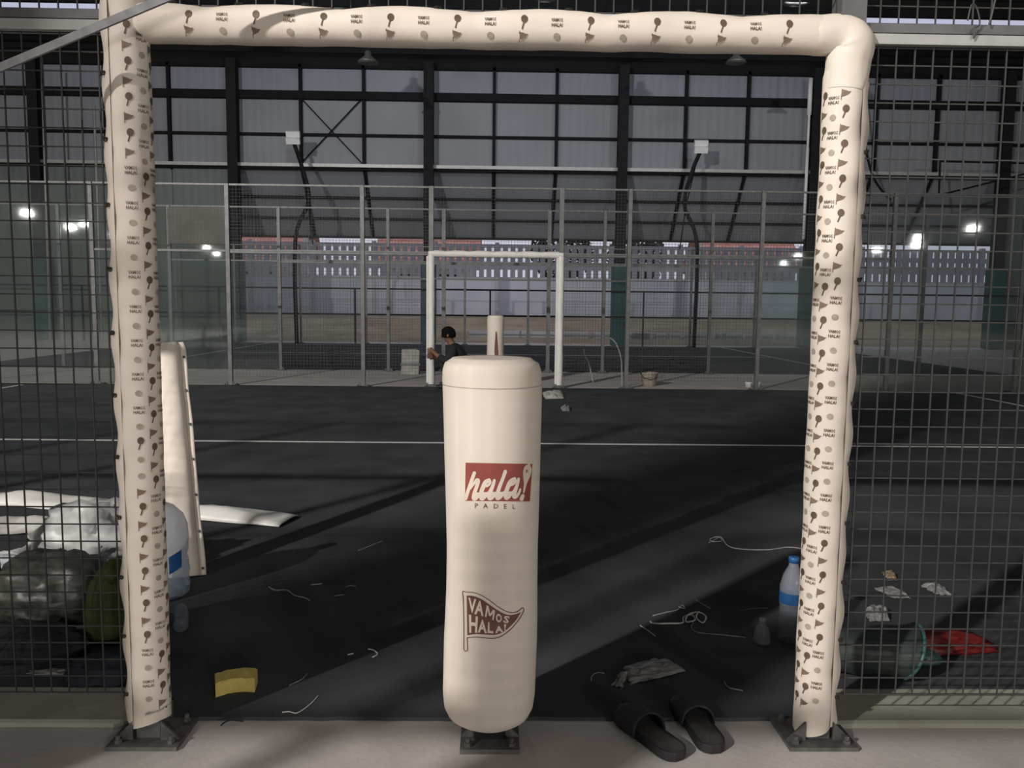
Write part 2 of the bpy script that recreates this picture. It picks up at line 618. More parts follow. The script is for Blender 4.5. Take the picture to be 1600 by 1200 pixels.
# guard rails between the columns at the open foot of the wall
gr = thing('guard_rail', 'dark double guard rail across the open foot of far wall', 'railing', (0, 23.1, 0))
for z in (0.9, 1.7):
    part(MB().tube([(-17, 23.1, z), (18.5, 23.1, z)], 0.03, 6), 'rail', 'girt', gr)
for i in range(9):
    x = -17 + i * 4.2
    if min(abs(x - c) for c in COLX) < 0.35:
        x += 0.6
    part(MB().tube([(x, 23.1, 0), (x, 23.1, 1.72)], 0.03, 6), 'post', 'girt', gr)

# ---- outside: bank of soil, perforated boundary wall, houses, tree
so = MB()


def soil_f(u, v):
    x = -45 + 95 * u
    y = 24.3 + 38 * v
    t = min(1, (y - 24.3) / 8.5)
    return (x, y, -0.01 + 0.75 * t * t * (3 - 2 * t) + 0.10 * nz(x * 0.8, y * 0.8) * t)


so.grid(soil_f, 90, 40)
tag(so.build('soil_ground', 'soil', None, True, fixn=False), 'tan bare soil bank outside the hall', 'ground', kind='structure')

bw = thing('boundary_wall', 'precast concrete boundary wall with rows of slots, outside hall', 'wall', (0, 33, 0))
PW, NS = 2.64, 8


def panel_mesh():
    mb = MB()
    z0, z1 = 2.20, 3.82
    mb.box(0.03, PW - 0.03, -0.05, 0.05, 0.3, z0)

    rows = [(2.43, 2.75), (3.08, 3.26), (3.46, 3.72)]
    edges = [z0]
    for a, b in rows:
        mb.box(0.03, PW - 0.03, -0.05, 0.05, edges[-1], a)
        pitch = (PW - 0.06) / NS
        x = 0.03
        for k in range(NS + 1):
            w = pitch - 0.11
            xa = x + k * pitch - w / 2
            xb = xa + w
            mb.box(max(0.03, xa), min(PW - 0.03, xb), -0.05, 0.05, a, b)
        edges.append(b)
    mb.box(0.03, PW - 0.03, -0.05, 0.05, edges[-1], z1)
    return mb.mesh('wall_panel', 'precast')


pm = panel_mesh()
lm = MB().box(0.05, PW - 0.05, -0.02, 0.0, 0.0, 1.5).mesh('lower_panel', 'precastlow')
pom = MB().box(-0.09, 0.09, -0.1, 0.1, 0.0, 3.9).mesh('wall_post', 'precast')
for i in range(-6, 10):
    x = i * PW
    link('wall_panel', pm, bw, (x, 0, 0))
    link('lower_panel', lm, bw, (x, -0.055, 0.8))
    link('wall_post', pom, bw, (x, 0, 0))


def house(name, lab, x, y, w, d, hw, hr):
    h = thing(name, lab, 'house', (x, y, 0.6))
    part(MB().box(x - w / 2, x + w / 2, y - d / 2, y + d / 2, 0.6, hw), 'wall', 'housewall', h)
    mb = MB()
    e = 0.5
    rows = 14
    for s in (-1, 1):
        for r in range(rows):
            t0, t1 = r / rows, (r + 1) / rows
            ya, yb = y + s * (d / 2 + e) * (1 - t0), y + s * (d / 2 + e) * (1 - t1)
            za, zb = hw + (hr - hw) * t0, hw + (hr - hw) * t1
            mb.add([(x - w / 2 - e, ya, za + .06), (x + w / 2 + e, ya, za + .06), (x + w / 2 + e, yb, zb), (x - w / 2 - e, yb, zb)], [(0, 1, 2, 3)])
            mb.add([(x - w / 2 - e, ya, za), (x + w / 2 + e, ya, za), (x + w / 2 + e, ya, za + .06), (x - w / 2 - e, ya, za + .06)], [(0, 1, 2, 3)])
    part(mb, 'roof', 'tile', h)
    for s in (-1, 1):
        part(MB().add([(x + s * w / 2, y - d / 2, hw), (x + s * w / 2, y + d / 2, hw), (x + s * w / 2, y, hr - 0.1)], [(0, 1, 2)]), 'gable', 'housewall', h)
    for k in (-1, 1):
        part(MB().box(x + k * w * 0.25 - 0.5, x + k * w * 0.25 + 0.5, y - d / 2 - 0.04, y - d / 2 + 0.02, 1.4, hw - 0.5), 'window', 'girt', h)


def hx(a, b, y):
    return (V(a, 375, y).x + V(b, 375, y).x) / 2, abs(V(b, 375, y).x - V(a, 375, y).x)


for a, b, yy, lab in ((372, 488, 43, 'house with terracotta roof, leftmost beyond the slotted wall'), (598, 752, 44, 'house with terracotta roof behind the white far gateway'), (1085, 1225, 46, 'house with terracotta roof, rightmost beyond the slotted wall')):
    c_, w_ = hx(a, b, yy)
    house('house', lab, c_, yy, w_ - 1.0, 6, 3.3, 6.3)


def tree(lab, x, y, h, r):
    t = thing('tree', lab, 'tree', (x, y, 0.6), 'trees beyond the boundary wall')
    part(MB().tube([(x, y, 0.6), (x + 0.1, y, h * 0.5), (x, y, h * 0.8)], [0.16, 0.12, 0.06], 8), 'trunk', 'bark', t)
    mb = MB()
    for k in range(1600):
        a, b = random.uniform(0, 2 * pi), random.uniform(-1, 1)
        q = random.uniform(0.5, 1) ** 0.5
        c = Vector((x + r * q * cos(a) * sqrt(1 - b * b), y + r * q * sin(a) * sqrt(1 - b * b), h * 0.72 + h * 0.28 * q * b))
        u = Vector((random.uniform(-1, 1), random.uniform(-1, 1), random.uniform(-1, 1))).normalized() * 0.16
        w = u.orthogonal().normalized() * 0.08
        mb.add([c - u, c + w, c + u, c - w], [(0, 1, 2, 3)])
    o = part(mb, 'foliage', 'leaf', t, fixn=False)
    o['kind'] = 'stuff'


tree('dark bushy tree beyond the slotted wall, right of the far gateway', 3.4, 41, 5.6, 1.7)
tree('smaller dark tree beyond the slotted wall, beside the fourth column', 7.2, 40, 5.2, 1.5)

# ================================================================== COURT FENCES
WR = 0.00175


def mesh_wires(x0, x1, z0, z1, y, pitch=0.0508, r=WR):
    mb = MB()
    n = int(round((x1 - x0) / pitch))
    for i in range(n + 1):
        x = x0 + (x1 - x0) * i / n
        mb.box(x - r, x + r, y - r, y + r, z0, z1)
    n = int(round((z1 - z0) / pitch))
    for i in range(n + 1):
        z = z0 + (z1 - z0) * i / n
        mb.box(x0, x1, y + r, y + 3 * r, z - r, z + r)
    return mb


GX = 0.974


def base_plate(t, x, y, s=0.11, gus=True):
    bp = MB().box(x - s, x + s, y - 0.085, y + 0.085, 0.0, 0.012)
    b = part(bp, 'base_plate', 'plate', t)
    for sx in (-1, 1):
        for sy in (-1, 1):
            bo = MB().lathe([(0.011, 0.012), (0.011, 0.022), (0.007, 0.022), (0.007, 0.034)], 6, (x + sx * s * 0.75, y + sy * 0.06, 0))
            part(bo, 'bolt', 'plate', b)
        if gus:
            g = MB().prism([(0, 0), (0.055, 0), (0, 0.055)], (sx, 0, 0), (0, 0, 1), (0, 0.008, 0), (x + sx * 0.04, y - 0.045, 0.012))
            part(g, 'gusset', 'plate', b)


def fence(label, y, facing, glass=True, netpost=True, near=False, xmax=10.0, wire_r=WR):
    t = thing('court_fence', label, 'fence', (0, y, 0))
    H = 3.0
    sides = [-10, -8, -6, -4, -2, -GX, GX, 2, 4, 6, 8, 10]
    if near:
        sides = [-10, -8, -6, -4.98, -2.98, -GX, GX, 2.98, 4.98, 6, 8, 10]
    for x in sides:
        if abs(x) > xmax:
            continue
        w = 0.034 if abs(abs(x) - GX) < .01 else 0.028
        p = MB().box(x - w, x + w, y - w, y + w, 0.0, H)
        part(p, 'post', 'galv', t)
        base_plate(t, x, y, 0.10)
    part(MB().box(-GX + 0.034, GX - 0.034, y - 0.027, y + 0.027, 1.984, 2.032), 'lintel', 'galv', t)
    for i in range(len(sides) - 1):
        a, b = sides[i], sides[i + 1]
        if max(abs(a), abs(b)) > xmax:
            continue
        e = 0.035
        door = (abs(a + GX) < .01)
        isglass = glass and min(abs(a), abs(b)) >= 3.9
        part(MB().box(a + e, b - e, y - 0.012, y + 0.012, H - 0.026, H), 'rail', 'galv', t)
        if door:
            mw = mesh_wires(a + e, b - e, 2.06, H - 0.03, y, r=wire_r)
            part(mw, 'wire_mesh', 'wire', t, fixn=False)['kind'] = 'stuff'
            continue
        tall = isglass and min(abs(a), abs(b)) >= 5.9
        if isglass:
            gz = 2.98 if tall else 2.0
            g = MB().box(a + e, b - e, y - 0.005, y + 0.005, 0.02, gz)
            part(g, 'glass_pane', 'glass', t)
            if not tall:
                part(MB().box(a + e, b - e, y - 0.02, y + 0.02, 2.0, 2.03), 'rail', 'galv', t)
                mw = mesh_wires(a + e, b - e, 2.04, H - 0.03, y, r=wire_r)
                part(mw, 'wire_mesh', 'wire', t, fixn=False)['kind'] = 'stuff'
            continue
        part(MB().box(a + e, b - e, y - 0.02, y + 0.02, 1.985, 2.012), 'rail', 'rail' if near else 'galv', t)
        part(MB().box(a + e, b - e, y - 0.016, y + 0.016, 2.016, 2.040), 'rail', 'galv', t)
        mw = mesh_wires(a + e, b - e, 0.13, 1.985, y, r=wire_r)
        part(mw, 'wire_mesh', 'wire', t, fixn=False)['kind'] = 'stuff'
        mw = mesh_wires(a + e, b - e, 2.04, H - 0.03, y, r=wire_r)
        part(mw, 'wire_mesh', 'wire', t, fixn=False)['kind'] = 'stuff'
    return t


f_near = fence('near court fence of square wire mesh around padded entrance', 0.0, -1, near=True)
f_far = fence('far side fence of near court with glass ends and white gateway', 10.0, 1, wire_r=0.0014)
f_c2 = fence('second fence behind far gateway, across the concrete walkway', 12.85, -1, wire_r=0.0013)
f_c3 = fence('farthest court fence, in front of the teal column feet', 22.75, 1, wire_r=0.0012)
f_back = fence('mesh fence of the court behind the photographer', -2.62, 1, near=True, glass=False)

for x0, x1, z1, lab in ((-3.52, -3.31, 2.36, 'narrow added shadow board, unseen on the mesh behind the photographer'), (-2.54, -2.13, 2.42, 'wide added shadow board, unseen on the mesh behind the photographer')):
    tag(MB().box(x0, x1, -2.60, -2.585, 1.2, z1).build('shadow_board', 'tarp'), lab, 'board')  # unseen boards added to cast shade by the bollard and left post

# ================================================================== PADS
def pad_wob(z, th, seed, fl):
    """radius wobble of a laced sleeve; fl = angle of the laced edge"""
    g = abs(sin(pi * (z / 0.172 + seed)))          # bulges between laces
    near = max(0.0, cos(th - fl))
    return 0.0045 * g * near + 0.0026 * nz(z * 9 + seed * 7, cos(th) * 1.1, sin(th) * 1.1) + 0.0011 * nz(z * 24 + seed, cos(th) * 1.6, sin(th) * 1.6)


def motif(kind):
    """list of ((verts2d, faces), material) in metres, centred"""
    if kind == 'racket':
        a = disc2d(0.0015, 0.007, 0.0088, 0.0105)
        b = ribbon2d([(0.0, -0.003), (-0.004, -0.017)], 0.0034)
        return [(a, 'print'), (b, 'print')]
    if kind == 'pennant':
        v = [(-0.010, 0.010), (-0.010, -0.009), (-0.003, -0.0065), (0.006, -0.002), (0.012, 0.006), (0.006, 0.0055), (-0.002, 0.0085)]
        p = ribbon2d([(-0.0108, 0.0115), (-0.0108, -0.016)], 0.002)
        return [((v, [tuple(range(7))]), 'printmid'), (p, 'printmid')]
    if kind == 'ball':
        return [(disc2d(0, 0, 0.0088, 0.0088), 'printlight')]
    out = []
    for s, yy in (('VAMOS', 0.002), ('HALA!', -0.0105)):
        v, f = text_mesh(s, 0.02, 1)
        w = max(p[0] for p in v)
        sc = 0.030 / w
        out.append((([(p[0] * sc - 0.015, p[1] * 0.0125 + yy + p[0] * 0.0) for p in v], f), 'print'))
    return out


def put_motif(acc, kind, fn, tilt=0.0):
    ct, st = cos(tilt), sin(tilt)
    for (vf, m) in motif(kind):
        vs, fs = vf
        acc.setdefault(m, MB()).add([fn(v[0] * ct - v[1] * st, v[0] * st + v[1] * ct) for v in vs], fs)


def post_pad(label, cx, cy, side, z0, z1, seed, pattern, zbias=None, r0=0.053, top_fold=False):
    """side -1: laced edge to the left; +1: to the right"""
    t = thing('post_pad', label, 'padding', (cx, cy, 0))
    fl = side * radians(82)

    def S(th, z, off=0.0):
        r = r0 + pad_wob(z, th, seed, fl) + off
        return Vector((cx + sin(th) * r, cy - cos(th) * r, z))
    nv = int((z1 - z0) / 0.012)

    def body(u, v):
        th = 2 * pi * u
        z = z0 + (z1 - z0) * v
        if v < 0.02:
            z += 0.020 * sin(th - side * 0.6) * 1.0
        rr = 0.0
        if v > 0.985:
            rr = -0.012 * ((v - 0.985) / 0.015) ** 2
        return S(th, z, rr)
    b = part(MB().grid(body, 44, nv, True), 'sleeve', 'pad', t, True, fixn=False)
    # inner wall so that the sleeve has a thickness at its ends

    # laced edge: two thin welted sheets
    def flange(u, v):
        z = z0 + 0.012 + (z1 - z0 - 0.06) * v
        wv = 0.005 * nz(z * 7 + seed) + 0.004 * cos(2 * pi * (z / 0.172 + seed))
        prof = [(0.036, -0.0435), (0.050, -0.036), (0.064, -0.021), (0.069, -0.012), (0.066, -0.004), (0.050, 0.0)]
        a, c = prof[min(5, int(round(u * 5)))]
        a = a + (wv if u > 0.3 else 0)
        return (cx + side * a, cy + c - (0.002 if u < 0.3 else 0), z)
    part(MB().grid(flange, 6, nv), 'laced_edge', 'pad', t, True, fixn=False)
    k = 0
    z = z0 + 0.10
    while z < z1 - 0.16:
        x = cx + side * (0.056 + 0.003 * nz(z * 7 + seed))
        g = MB()
        for j in range(10):
            a0 = 2 * pi * j / 10
            a1 = 2 * pi * (j + 1) / 10
            ro, ri = 0.0068, 0.0032
            yy = cy - 0.0385
            g.add([(x + ro * cos(a0), yy, z + ro * sin(a0)), (x + ro * cos(a1), yy, z + ro * sin(a1)), (x + ri * cos(a1), yy - 0.002, z + ri * sin(a1)), (x + ri * cos(a0), yy - 0.002, z + ri * sin(a0))], [(0, 1, 2, 3)])
        g.tube([(x - side * 0.005, cy - 0.039, z + 0.004), (x, cy - 0.042, z), (x + side * 0.007, cy - 0.037, z + 0.006 * (1 if k % 2 else -1))], 0.003, 6)
        part(g, 'grommet', 'grommet', t)
        z += 0.1725
        k += 1
    acc = {}
    for (th, z, kind, tl) in pattern:
        def fn(a, c, th=th, z=z):
            return S(th + a / r0, z + c, 0.0016)
        put_motif(acc, kind, fn, tl)
    for m, mb in acc.items():
        part(mb, 'printed_motifs', m, t, fixn=False)['kind'] = 'stuff'
    return t


def col_pattern(th, z_top, z_bot, segs, step=0.0462, tilt=0.0):
    """segs: list of (lower z limit, kinds cycle) from the top down"""
    out = []
    z = z_top
    si, k = 0, 0
    while z > z_bot:
        while si < len(segs) - 1 and z < segs[si][0]:
            si += 1
            k = 0
        out.append((th, z, segs[si][1][k % len(segs[si][1])], tilt))
        k += 1
        z -= step
    return out


RP, TB = ['racket', 'pennant'], ['text', 'ball']
pl = col_pattern(radians(16), 1.985, 0.12, [(1.62, RP), (0.92, TB), (0.86, ['racket']), (0.77, ['ball']), (0.72, ['pennant']), (0.30, RP), (0.0, TB)])
pl += col_pattern(radians(56), 1.965, 0.10, [(1.62, TB), (0.72, RP), (0.30, TB), (0.0, RP)])
pl += col_pattern(radians(88), 1.985, 0.12, [(1.62, RP), (0.72, TB), (0.0, RP)])
pad_l = post_pad('cream printed padding laced around left post of the near entrance', -GX - 0.002, 0.0, -1, 0.045, 2.16, 0.3, pl)
pr_ = col_pattern(radians(-14), 1.845, 0.12, [(1.33, RP[::-1]), (0.62, TB), (0.28, RP), (0.0, TB)], tilt=-0.06)
pr_ += col_pattern(radians(-48), 1.83, 0.10, [(1.33, TB), (0.62, RP), (0.28, TB), (0.0, RP)], tilt=-0.06)
pr_ += col_pattern(radians(-80), 1.84, 0.10, [(1.33, RP), (0.62, TB), (0.0, RP)], tilt=-0.06)
pad_r = post_pad('cream printed padding laced around right post of the near entrance', GX - 0.006, 0.0, 1, 0.04, 1.93, 0.75, pr_)


def beam_pad(label, y, x0, x1, zc, pattern=True, r0=0.049, cat='padding', m='pad'):
    t = thing('beam_pad', label, cat, (0, y, zc))

    def S(th, x, off=0.0):
        # th 0 faces the camera, positive upwards
        g = abs(sin(pi * (x / 0.36 + 0.12)))
        up = max(0.0, sin(th))
        r = r0 + 0.012 * g * up - 0.004 * up + 0.0028 * nz(x * 8, cos(th) * 1.0, sin(th) * 1.0) + 0.001 * nz(x * 24, cos(th) * 1.5, sin(th) * 1.5) + off
        e = min(x - x0, x1 - x)
        if e < 0.012:
            r -= 0.01 * (1 - e / 0.012) ** 2
        return Vector((x, y - cos(th) * r, zc + sin(th) * r * 0.98))
    n = int((x1 - x0) / 0.012)
    part(MB().grid(lambda u, v: S(2 * pi * u, x0 + (x1 - x0) * v), 40, n, True), 'sleeve', m, t, True, fixn=False)
    if pattern:
        acc = {}
        x = -0.80
        k = 0
        while x < 0.84:
            a, b = (('racket', 'pennant'), ('text', 'ball'))[k % 2]
            for kind, th in ((a, radians(9)), (b, radians(-32))):
                put_motif(acc, kind, lambda p, q, th=th, x=x: S(th + q / r0, x + p, 0.0016))
            x += 0.0885
            k += 1
        for mm, mb in acc.items():
            part(mb, 'printed_motifs', mm, t, fixn=False)['kind'] = 'stuff'
        x = -0.85
        while x < 0.9:
            c = S(radians(66), x)
            g = MB().tube([c + Vector((-0.009, -0.001, 0.002)), c + Vector((0, -0.004, 0.003)), c + Vector((0.010, 0.0, 0.004))], 0.0035, 6)
            part(g, 'lacing', 'grommet', t)
            x += 0.176
    return t


pad_b = beam_pad('cream printed padding wrapped along the beam above near entrance', 0.0, -GX + 0.02, GX - 0.055, 2.008)
# fold of the right post sleeve over the corner
cf = MB()
elbow = smooth_pts([(GX - 0.10, 0.0, 2.008), (GX - 0.03, 0.0, 2.010), (GX + 0.006, 0.0, 1.985), (GX + 0.004, 0.0, 1.93), (GX - 0.004, 0.0, 1.86)], 7)
ER = smooth_pts([(0.050,), (0.056,), (0.0635,), (0.059,), (0.0555,)], 7)


def fold(u, v):
    th = 2 * pi * u
    i = min(len(elbow) - 1, int(round(v * (len(elbow) - 1))))
    c = Vector(elbow[i])
    t_ = (Vector(elbow[min(i + 1, len(elbow) - 1)]) - Vector(elbow[max(i - 1, 0)])).normalized()
    nrm = Vector((t_.z, 0, -t_.x))
    r = ER[i][0] + 0.0035 * nz(v * 5 + 2, cos(th) * 1.3, sin(th) * 1.3) + 0.0016 * nz(v * 17, cos(th) * 3, sin(th) * 3)
    return c + nrm * (-cos(th) * r) + Vector((0, sin(th) * r, 0))


cf.grid(fold, 40, len(elbow), True)
part(cf, 'corner_fold', 'pad', pad_r, True, fixn=False)

# far gateway pads (same kind, too far for the print to show)
def far_pad(label, x, m='whitepad', z0=0.05, z1=1.99, lower=None):
    t = thing('post_pad', label, 'padding', (x, 10.0, 0))
    zs = [(z0, z1, m)] if lower is None else [(lower, z1, m), (z0, lower, 'galv')]

    def S(u, v, a, b):
        th = 2 * pi * u
        z = a + (b - a) * v
        r = 0.055 + 0.006 * nz(z * 7 + x, th)
        return (x + sin(th) * r, 10 - cos(th) * r, z)
    part(MB().grid(lambda u, v: S(u, v, z0, z1), 20, 60, True), 'sleeve', m, t, True, fixn=False)
    part(MB().box(x - 0.07, x - 0.05, 9.97, 10.03, z0 + 0.02, z1 - 0.02), 'laced_edge', m, t)
    return t


far_pad('white padding on left post of the far gateway beside crouching person', -GX)
far_pad('white padding on right post of the far gateway, foot kinked', GX)
beam_pad('white padding along the beam of the far gateway', 10.0, -GX - 0.04, GX + 0.04, 2.008, pattern=False, m='whitepad')

# ---- net post padding (bollard)
BX, BY = 0.012, 0.0


def rb(z):
    zz = [0.055, 0.075, 0.10, 0.14, 0.30, 0.45, 0.58, 0.72, 0.86, 1.00, 1.042, 1.047, 1.052, 1.085, 1.105, 1.118]
    rr = [0.085, 0.118, 0.130, 0.1345, 0.1355, 0.1325, 0.1315, 0.1335, 0.137, 0.1395, 0.1398, 0.1388, 0.1402, 0.1395, 0.1325, 0.112]
    if z <= zz[0]:
        return rr[0]
    for i in range(len(zz) - 1):
        if z <= zz[i + 1]:
            t = (z - zz[i]) / (zz[i + 1] - zz[i])
            return rr[i] + (rr[i + 1] - rr[i]) * t
    return rr[-1]


def bx_axis(z):
    return BX + 0.006 * sin((z - 0.1) * 3.1) - 0.004


bol = thing('net_post_pad', 'tall cream padded net post with red logo at entrance centre', 'bollard', (BX, BY, 0))


def bsurf(th, z, off=0.0):
    r = rb(z) + off
    r += 0.0022 * nz(z * 3.3 + 2, cos(th) * 0.9, sin(th) * 0.9) * (1 if z < 1.04 else 0)
    return Vector((bx_axis(z) + sin(th) * r, BY - cos(th) * r, z))


zb = [0.055 + 0.99 * (i / 90) for i in range(91)]
part(MB().grid(lambda u, v: bsurf(2 * pi * u, zb[int(round(v * 90))]), 72, 91, True), 'pad_body', 'pad', bol, True, fixn=False)
capz = [1.043, 1.052, 1.06, 1.07, 1.08, 1.09, 1.098, 1.105, 1.111, 1.116, 1.119]
mb = MB()
mb.grid(lambda u, v: bsurf(2 * pi * u, capz[int(round(v * 10))]), 72, 11, True)
n0 = len(mb.v)
ringc = [(bx_axis(1.12) + sin(2 * pi * k / 72) * 0.07, BY - cos(2 * pi * k / 72) * 0.07, 1.1195) for k in range(72)]
mb.v += ringc
mb.v.append((bx_axis(1.12), BY, 1.117))
for k in range(72):
    mb.f.append((10 * 72 + k, 10 * 72 + (k + 1) % 72, n0 + (k + 1) % 72, n0 + k))
    mb.f.append((n0 + k, n0 + (k + 1) % 72, n0 + 72))
part(mb, 'pad_cap', 'padcap', bol, True, fixn=False)
part(MB().grid(lambda u, v: bsurf(2 * pi * u, 0.055, 0) + Vector((0, 0, 0.0)) if v > 0.5 else Vector((BX, BY, 0.06)), 36, 2, True), 'pad_underside', 'pad', bol, True, fixn=False)
part(MB().grid(lambda u, v: bsurf(2 * pi * u, 1.0445 + 0.0022 * v, 0.0012), 72, 2, True), 'seam', 'printlight', bol, True, fixn=False)
part(MB().box(BX - 0.045, BX + 0.045, -0.045, 0.045, 0.0, 0.10), 'steel_post', 'darksteel', bol)
bp_ = part(MB().box(BX - 0.085, BX + 0.085, -0.10, 0.075, 0.0, 0.014), 'base_plate', 'plate', bol)
for sx in (-1, 1):
    part(MB().lathe([(0.012, 0.014), (0.012, 0.025), (0.007, 0.025), (0.007, 0.036)], 6, (BX + sx * 0.062, -0.078, 0)), 'bolt', 'plate', bp_)
    part(MB().prism([(0, 0), (0.04, 0), (0, 0.04)], (sx, 0, 0), (0, 0, 1), (0, 0.008, 0), (BX + sx * 0.045, -0.03, 0.014)), 'gusset', 'plate', bp_)


def on_bollard(px, py, off):
    """photo pixel -> point on the padding"""
    p = V(px, py, -0.132)
    for _ in range(3):
        dx = p.x - bx_axis(p.z)
        th = asin(max(-0.98, min(0.98, dx / 0.136)))
        R_ = rb(p.z) + 0.0022 * nz(p.z * 3.3 + 2, cos(th) * 0.9, sin(th) * 0.9) + off
        dx = max(-R_ * 0.99, min(R_ * 0.99, dx))
        y = BY - sqrt(R_ * R_ - dx * dx)
        p = V(px, py, y)
    return p


def subdiv_poly(pts, k=8):
    out = []
    n = len(pts)
    for i in range(n):
        a, b = pts[i], pts[(i + 1) % n]
        for j in range(k):
            out.append((a[0] + (b[0] - a[0]) * j / k, a[1] + (b[1] - a[1]) * j / k))
    return out


# logo square: trace in photo pixels
lg = MB()


def rect_px(u, v):
    # corners TL TR BR BL
    tl, tr, br, bl = (727.5, 723), (832, 725), (828, 783.5), (726.5, 782.5)
    x = (tl[0] * (1 - u) + tr[0] * u) * (1 - v) + (bl[0] * (1 - u) + br[0] * u) * v
    y = (tl[1] * (1 - u) + tr[1] * u) * (1 - v) + (bl[1] * (1 - u) + br[1] * u) * v
    return on_bollard(x, y, 0.0012)


lg.grid(rect_px, 24, 12)
part(lg, 'logo_field', 'logored', bol, True, fixn=False)
S10 = lambda pts: [(700 + p[0] / 10, 700 + p[1] / 10) + ((p[2] / 10,) if len(p) > 2 else ()) for p in pts]
strokes = [
    # h
    [(412, 392, 56), (380, 480, 54), (330, 620, 54), (275, 790, 56)],
    [(345, 640, 30), (400, 560, 42), (450, 505, 60), (470, 520, 62), (445, 610, 58), (410, 720, 62), (410, 790, 74), (450, 775, 52), (500, 715, 38)],
    # a
    [(640, 505, 58), (585, 540, 72), (530, 660, 66), (515, 745, 72), (530, 795, 60), (575, 765, 52), (640, 690, 40), (690, 600, 40)],
    [(640, 500, 56), (660, 540, 40), (620, 590, 36), (560, 600, 30)],
    [(725, 505, 44), (700, 590, 54), (660, 700, 64), (645, 780, 66), (690, 780, 50), (750, 705, 40)],
    # l
    [(895, 368, 56), (860, 470, 54), (805, 610, 56), (770, 730, 64), (775, 785, 62), (820, 765, 52), (880, 690, 38)],
    # a
    [(1040, 485, 58), (975, 530, 70), (920, 650, 66), (900, 740, 66), (915, 785, 56), (960, 755, 48), (1030, 670, 38), (1080, 580, 36)],
    [(1040, 480, 54), (1055, 520, 40), (1010, 570, 36), (950, 585, 28)],
    [(1105, 480, 40), (1085, 560, 52), (1045, 690, 60), (1035, 765, 60), (1075, 755, 46), (1110, 700, 40), (1130, 645, 34)],
    # connecting strokes
    [(440, 720, 50), (560, 720, 60), (650, 715, 60), (760, 715, 60), (900, 710, 56), (1040, 700, 50)],
    # exclamation mark shaped like a racket
    [(1262, 268, 50), (1252, 300, 108), (1240, 360, 128), (1228, 430, 112), (1216, 500, 74), (1208, 560, 44), (1196, 620, 34), (1184, 690, 28)],
    [(1170, 745, 56), (1150, 795, 66)],
]
lt = MB()
for q_ in strokes:
    vs, fs = ribbon2d(smooth_pts(S10(q_), 5), 4)
    lt.add([on_bollard(v[0], v[1], 0.0020) for v in vs], fs)
part(lt, 'logo_lettering', 'logocream', bol, fixn=False)
pt = MB()
for i, (ch, cx) in enumerate((('P', 440), ('A', 585), ('D', 745), ('E', 893), ('L', 1027))):
    vs, fs = text_mesh(ch, 0.0, 2)
    w = max(v[0] for v in vs)
    y0 = 938 + i * 4
    pt.add([on_bollard(700 + (cx + (v[0] - w / 2) * 108) / 10, 700 + (y0 - v[1] * 108) / 10, 0.0014) for v in vs], fs)
part(pt, 'padel_lettering', 'flagbrown', bol, fixn=False)

# pennant: crop at (700,900), 8.57 px per photo pixel
F8 = lambda p: (700 + p[0] / 8.571, 900 + p[1] / 8.571)
top_in = smooth_pts([(250, 262), (340, 268), (450, 312), (580, 400), (700, 480), (800, 522), (880, 520), (975, 488)], 4)
bot_in = smooth_pts([(258, 795), (380, 778), (520, 786), (640, 786), (740, 750), (840, 670), (920, 580), (975, 488)], 4)
nn = 28
mbf = MB()


def lerp_path(path, t):
    f = t * (len(path) - 1)
    i = min(int(f), len(path) - 2)
    a, b = path[i], path[i + 1]
    return (a[0] + (b[0] - a[0]) * (f - i), a[1] + (b[1] - a[1]) * (f - i))


def flag_f(u, v):
    a, b = lerp_path(top_in, u), lerp_path(bot_in, u)
    p = F8((a[0] + (b[0] - a[0]) * v, a[1] + (b[1] - a[1]) * v))
    return on_bollard(p[0], p[1], 0.0012)


mbf.grid(flag_f, 29, 8)
part(mbf, 'pennant_field', 'flagbrown', bol, True, fixn=False)
ol = MB()
outline = [
    [(210, 980), (225, 1002), (250, 1002), (262, 975), (258, 850), (265, 828), (380, 818), (520, 832), (640, 832), (740, 792), (850, 705), (950, 585), (1010, 480), (1015, 440), (1000, 424), (985, 435), (930, 478), (850, 490), (770, 470), (660, 405), (560, 330), (450, 262), (340, 222), (240, 215), (212, 205), (195, 212), (196, 250), (205, 330), (210, 600), (212, 850), (210, 980)],
]
for q_ in outline:
    sp = [F8(p) for p in smooth_pts(q_, 4)]
    vs, fs = ribbon2d(sp, 1.25)
    ol.add([on_bollard(v[0], v[1], 0.0013) for v in vs], fs)
part(ol, 'pennant_outline', 'flagbrown', bol, fixn=False)
lt2 = MB()
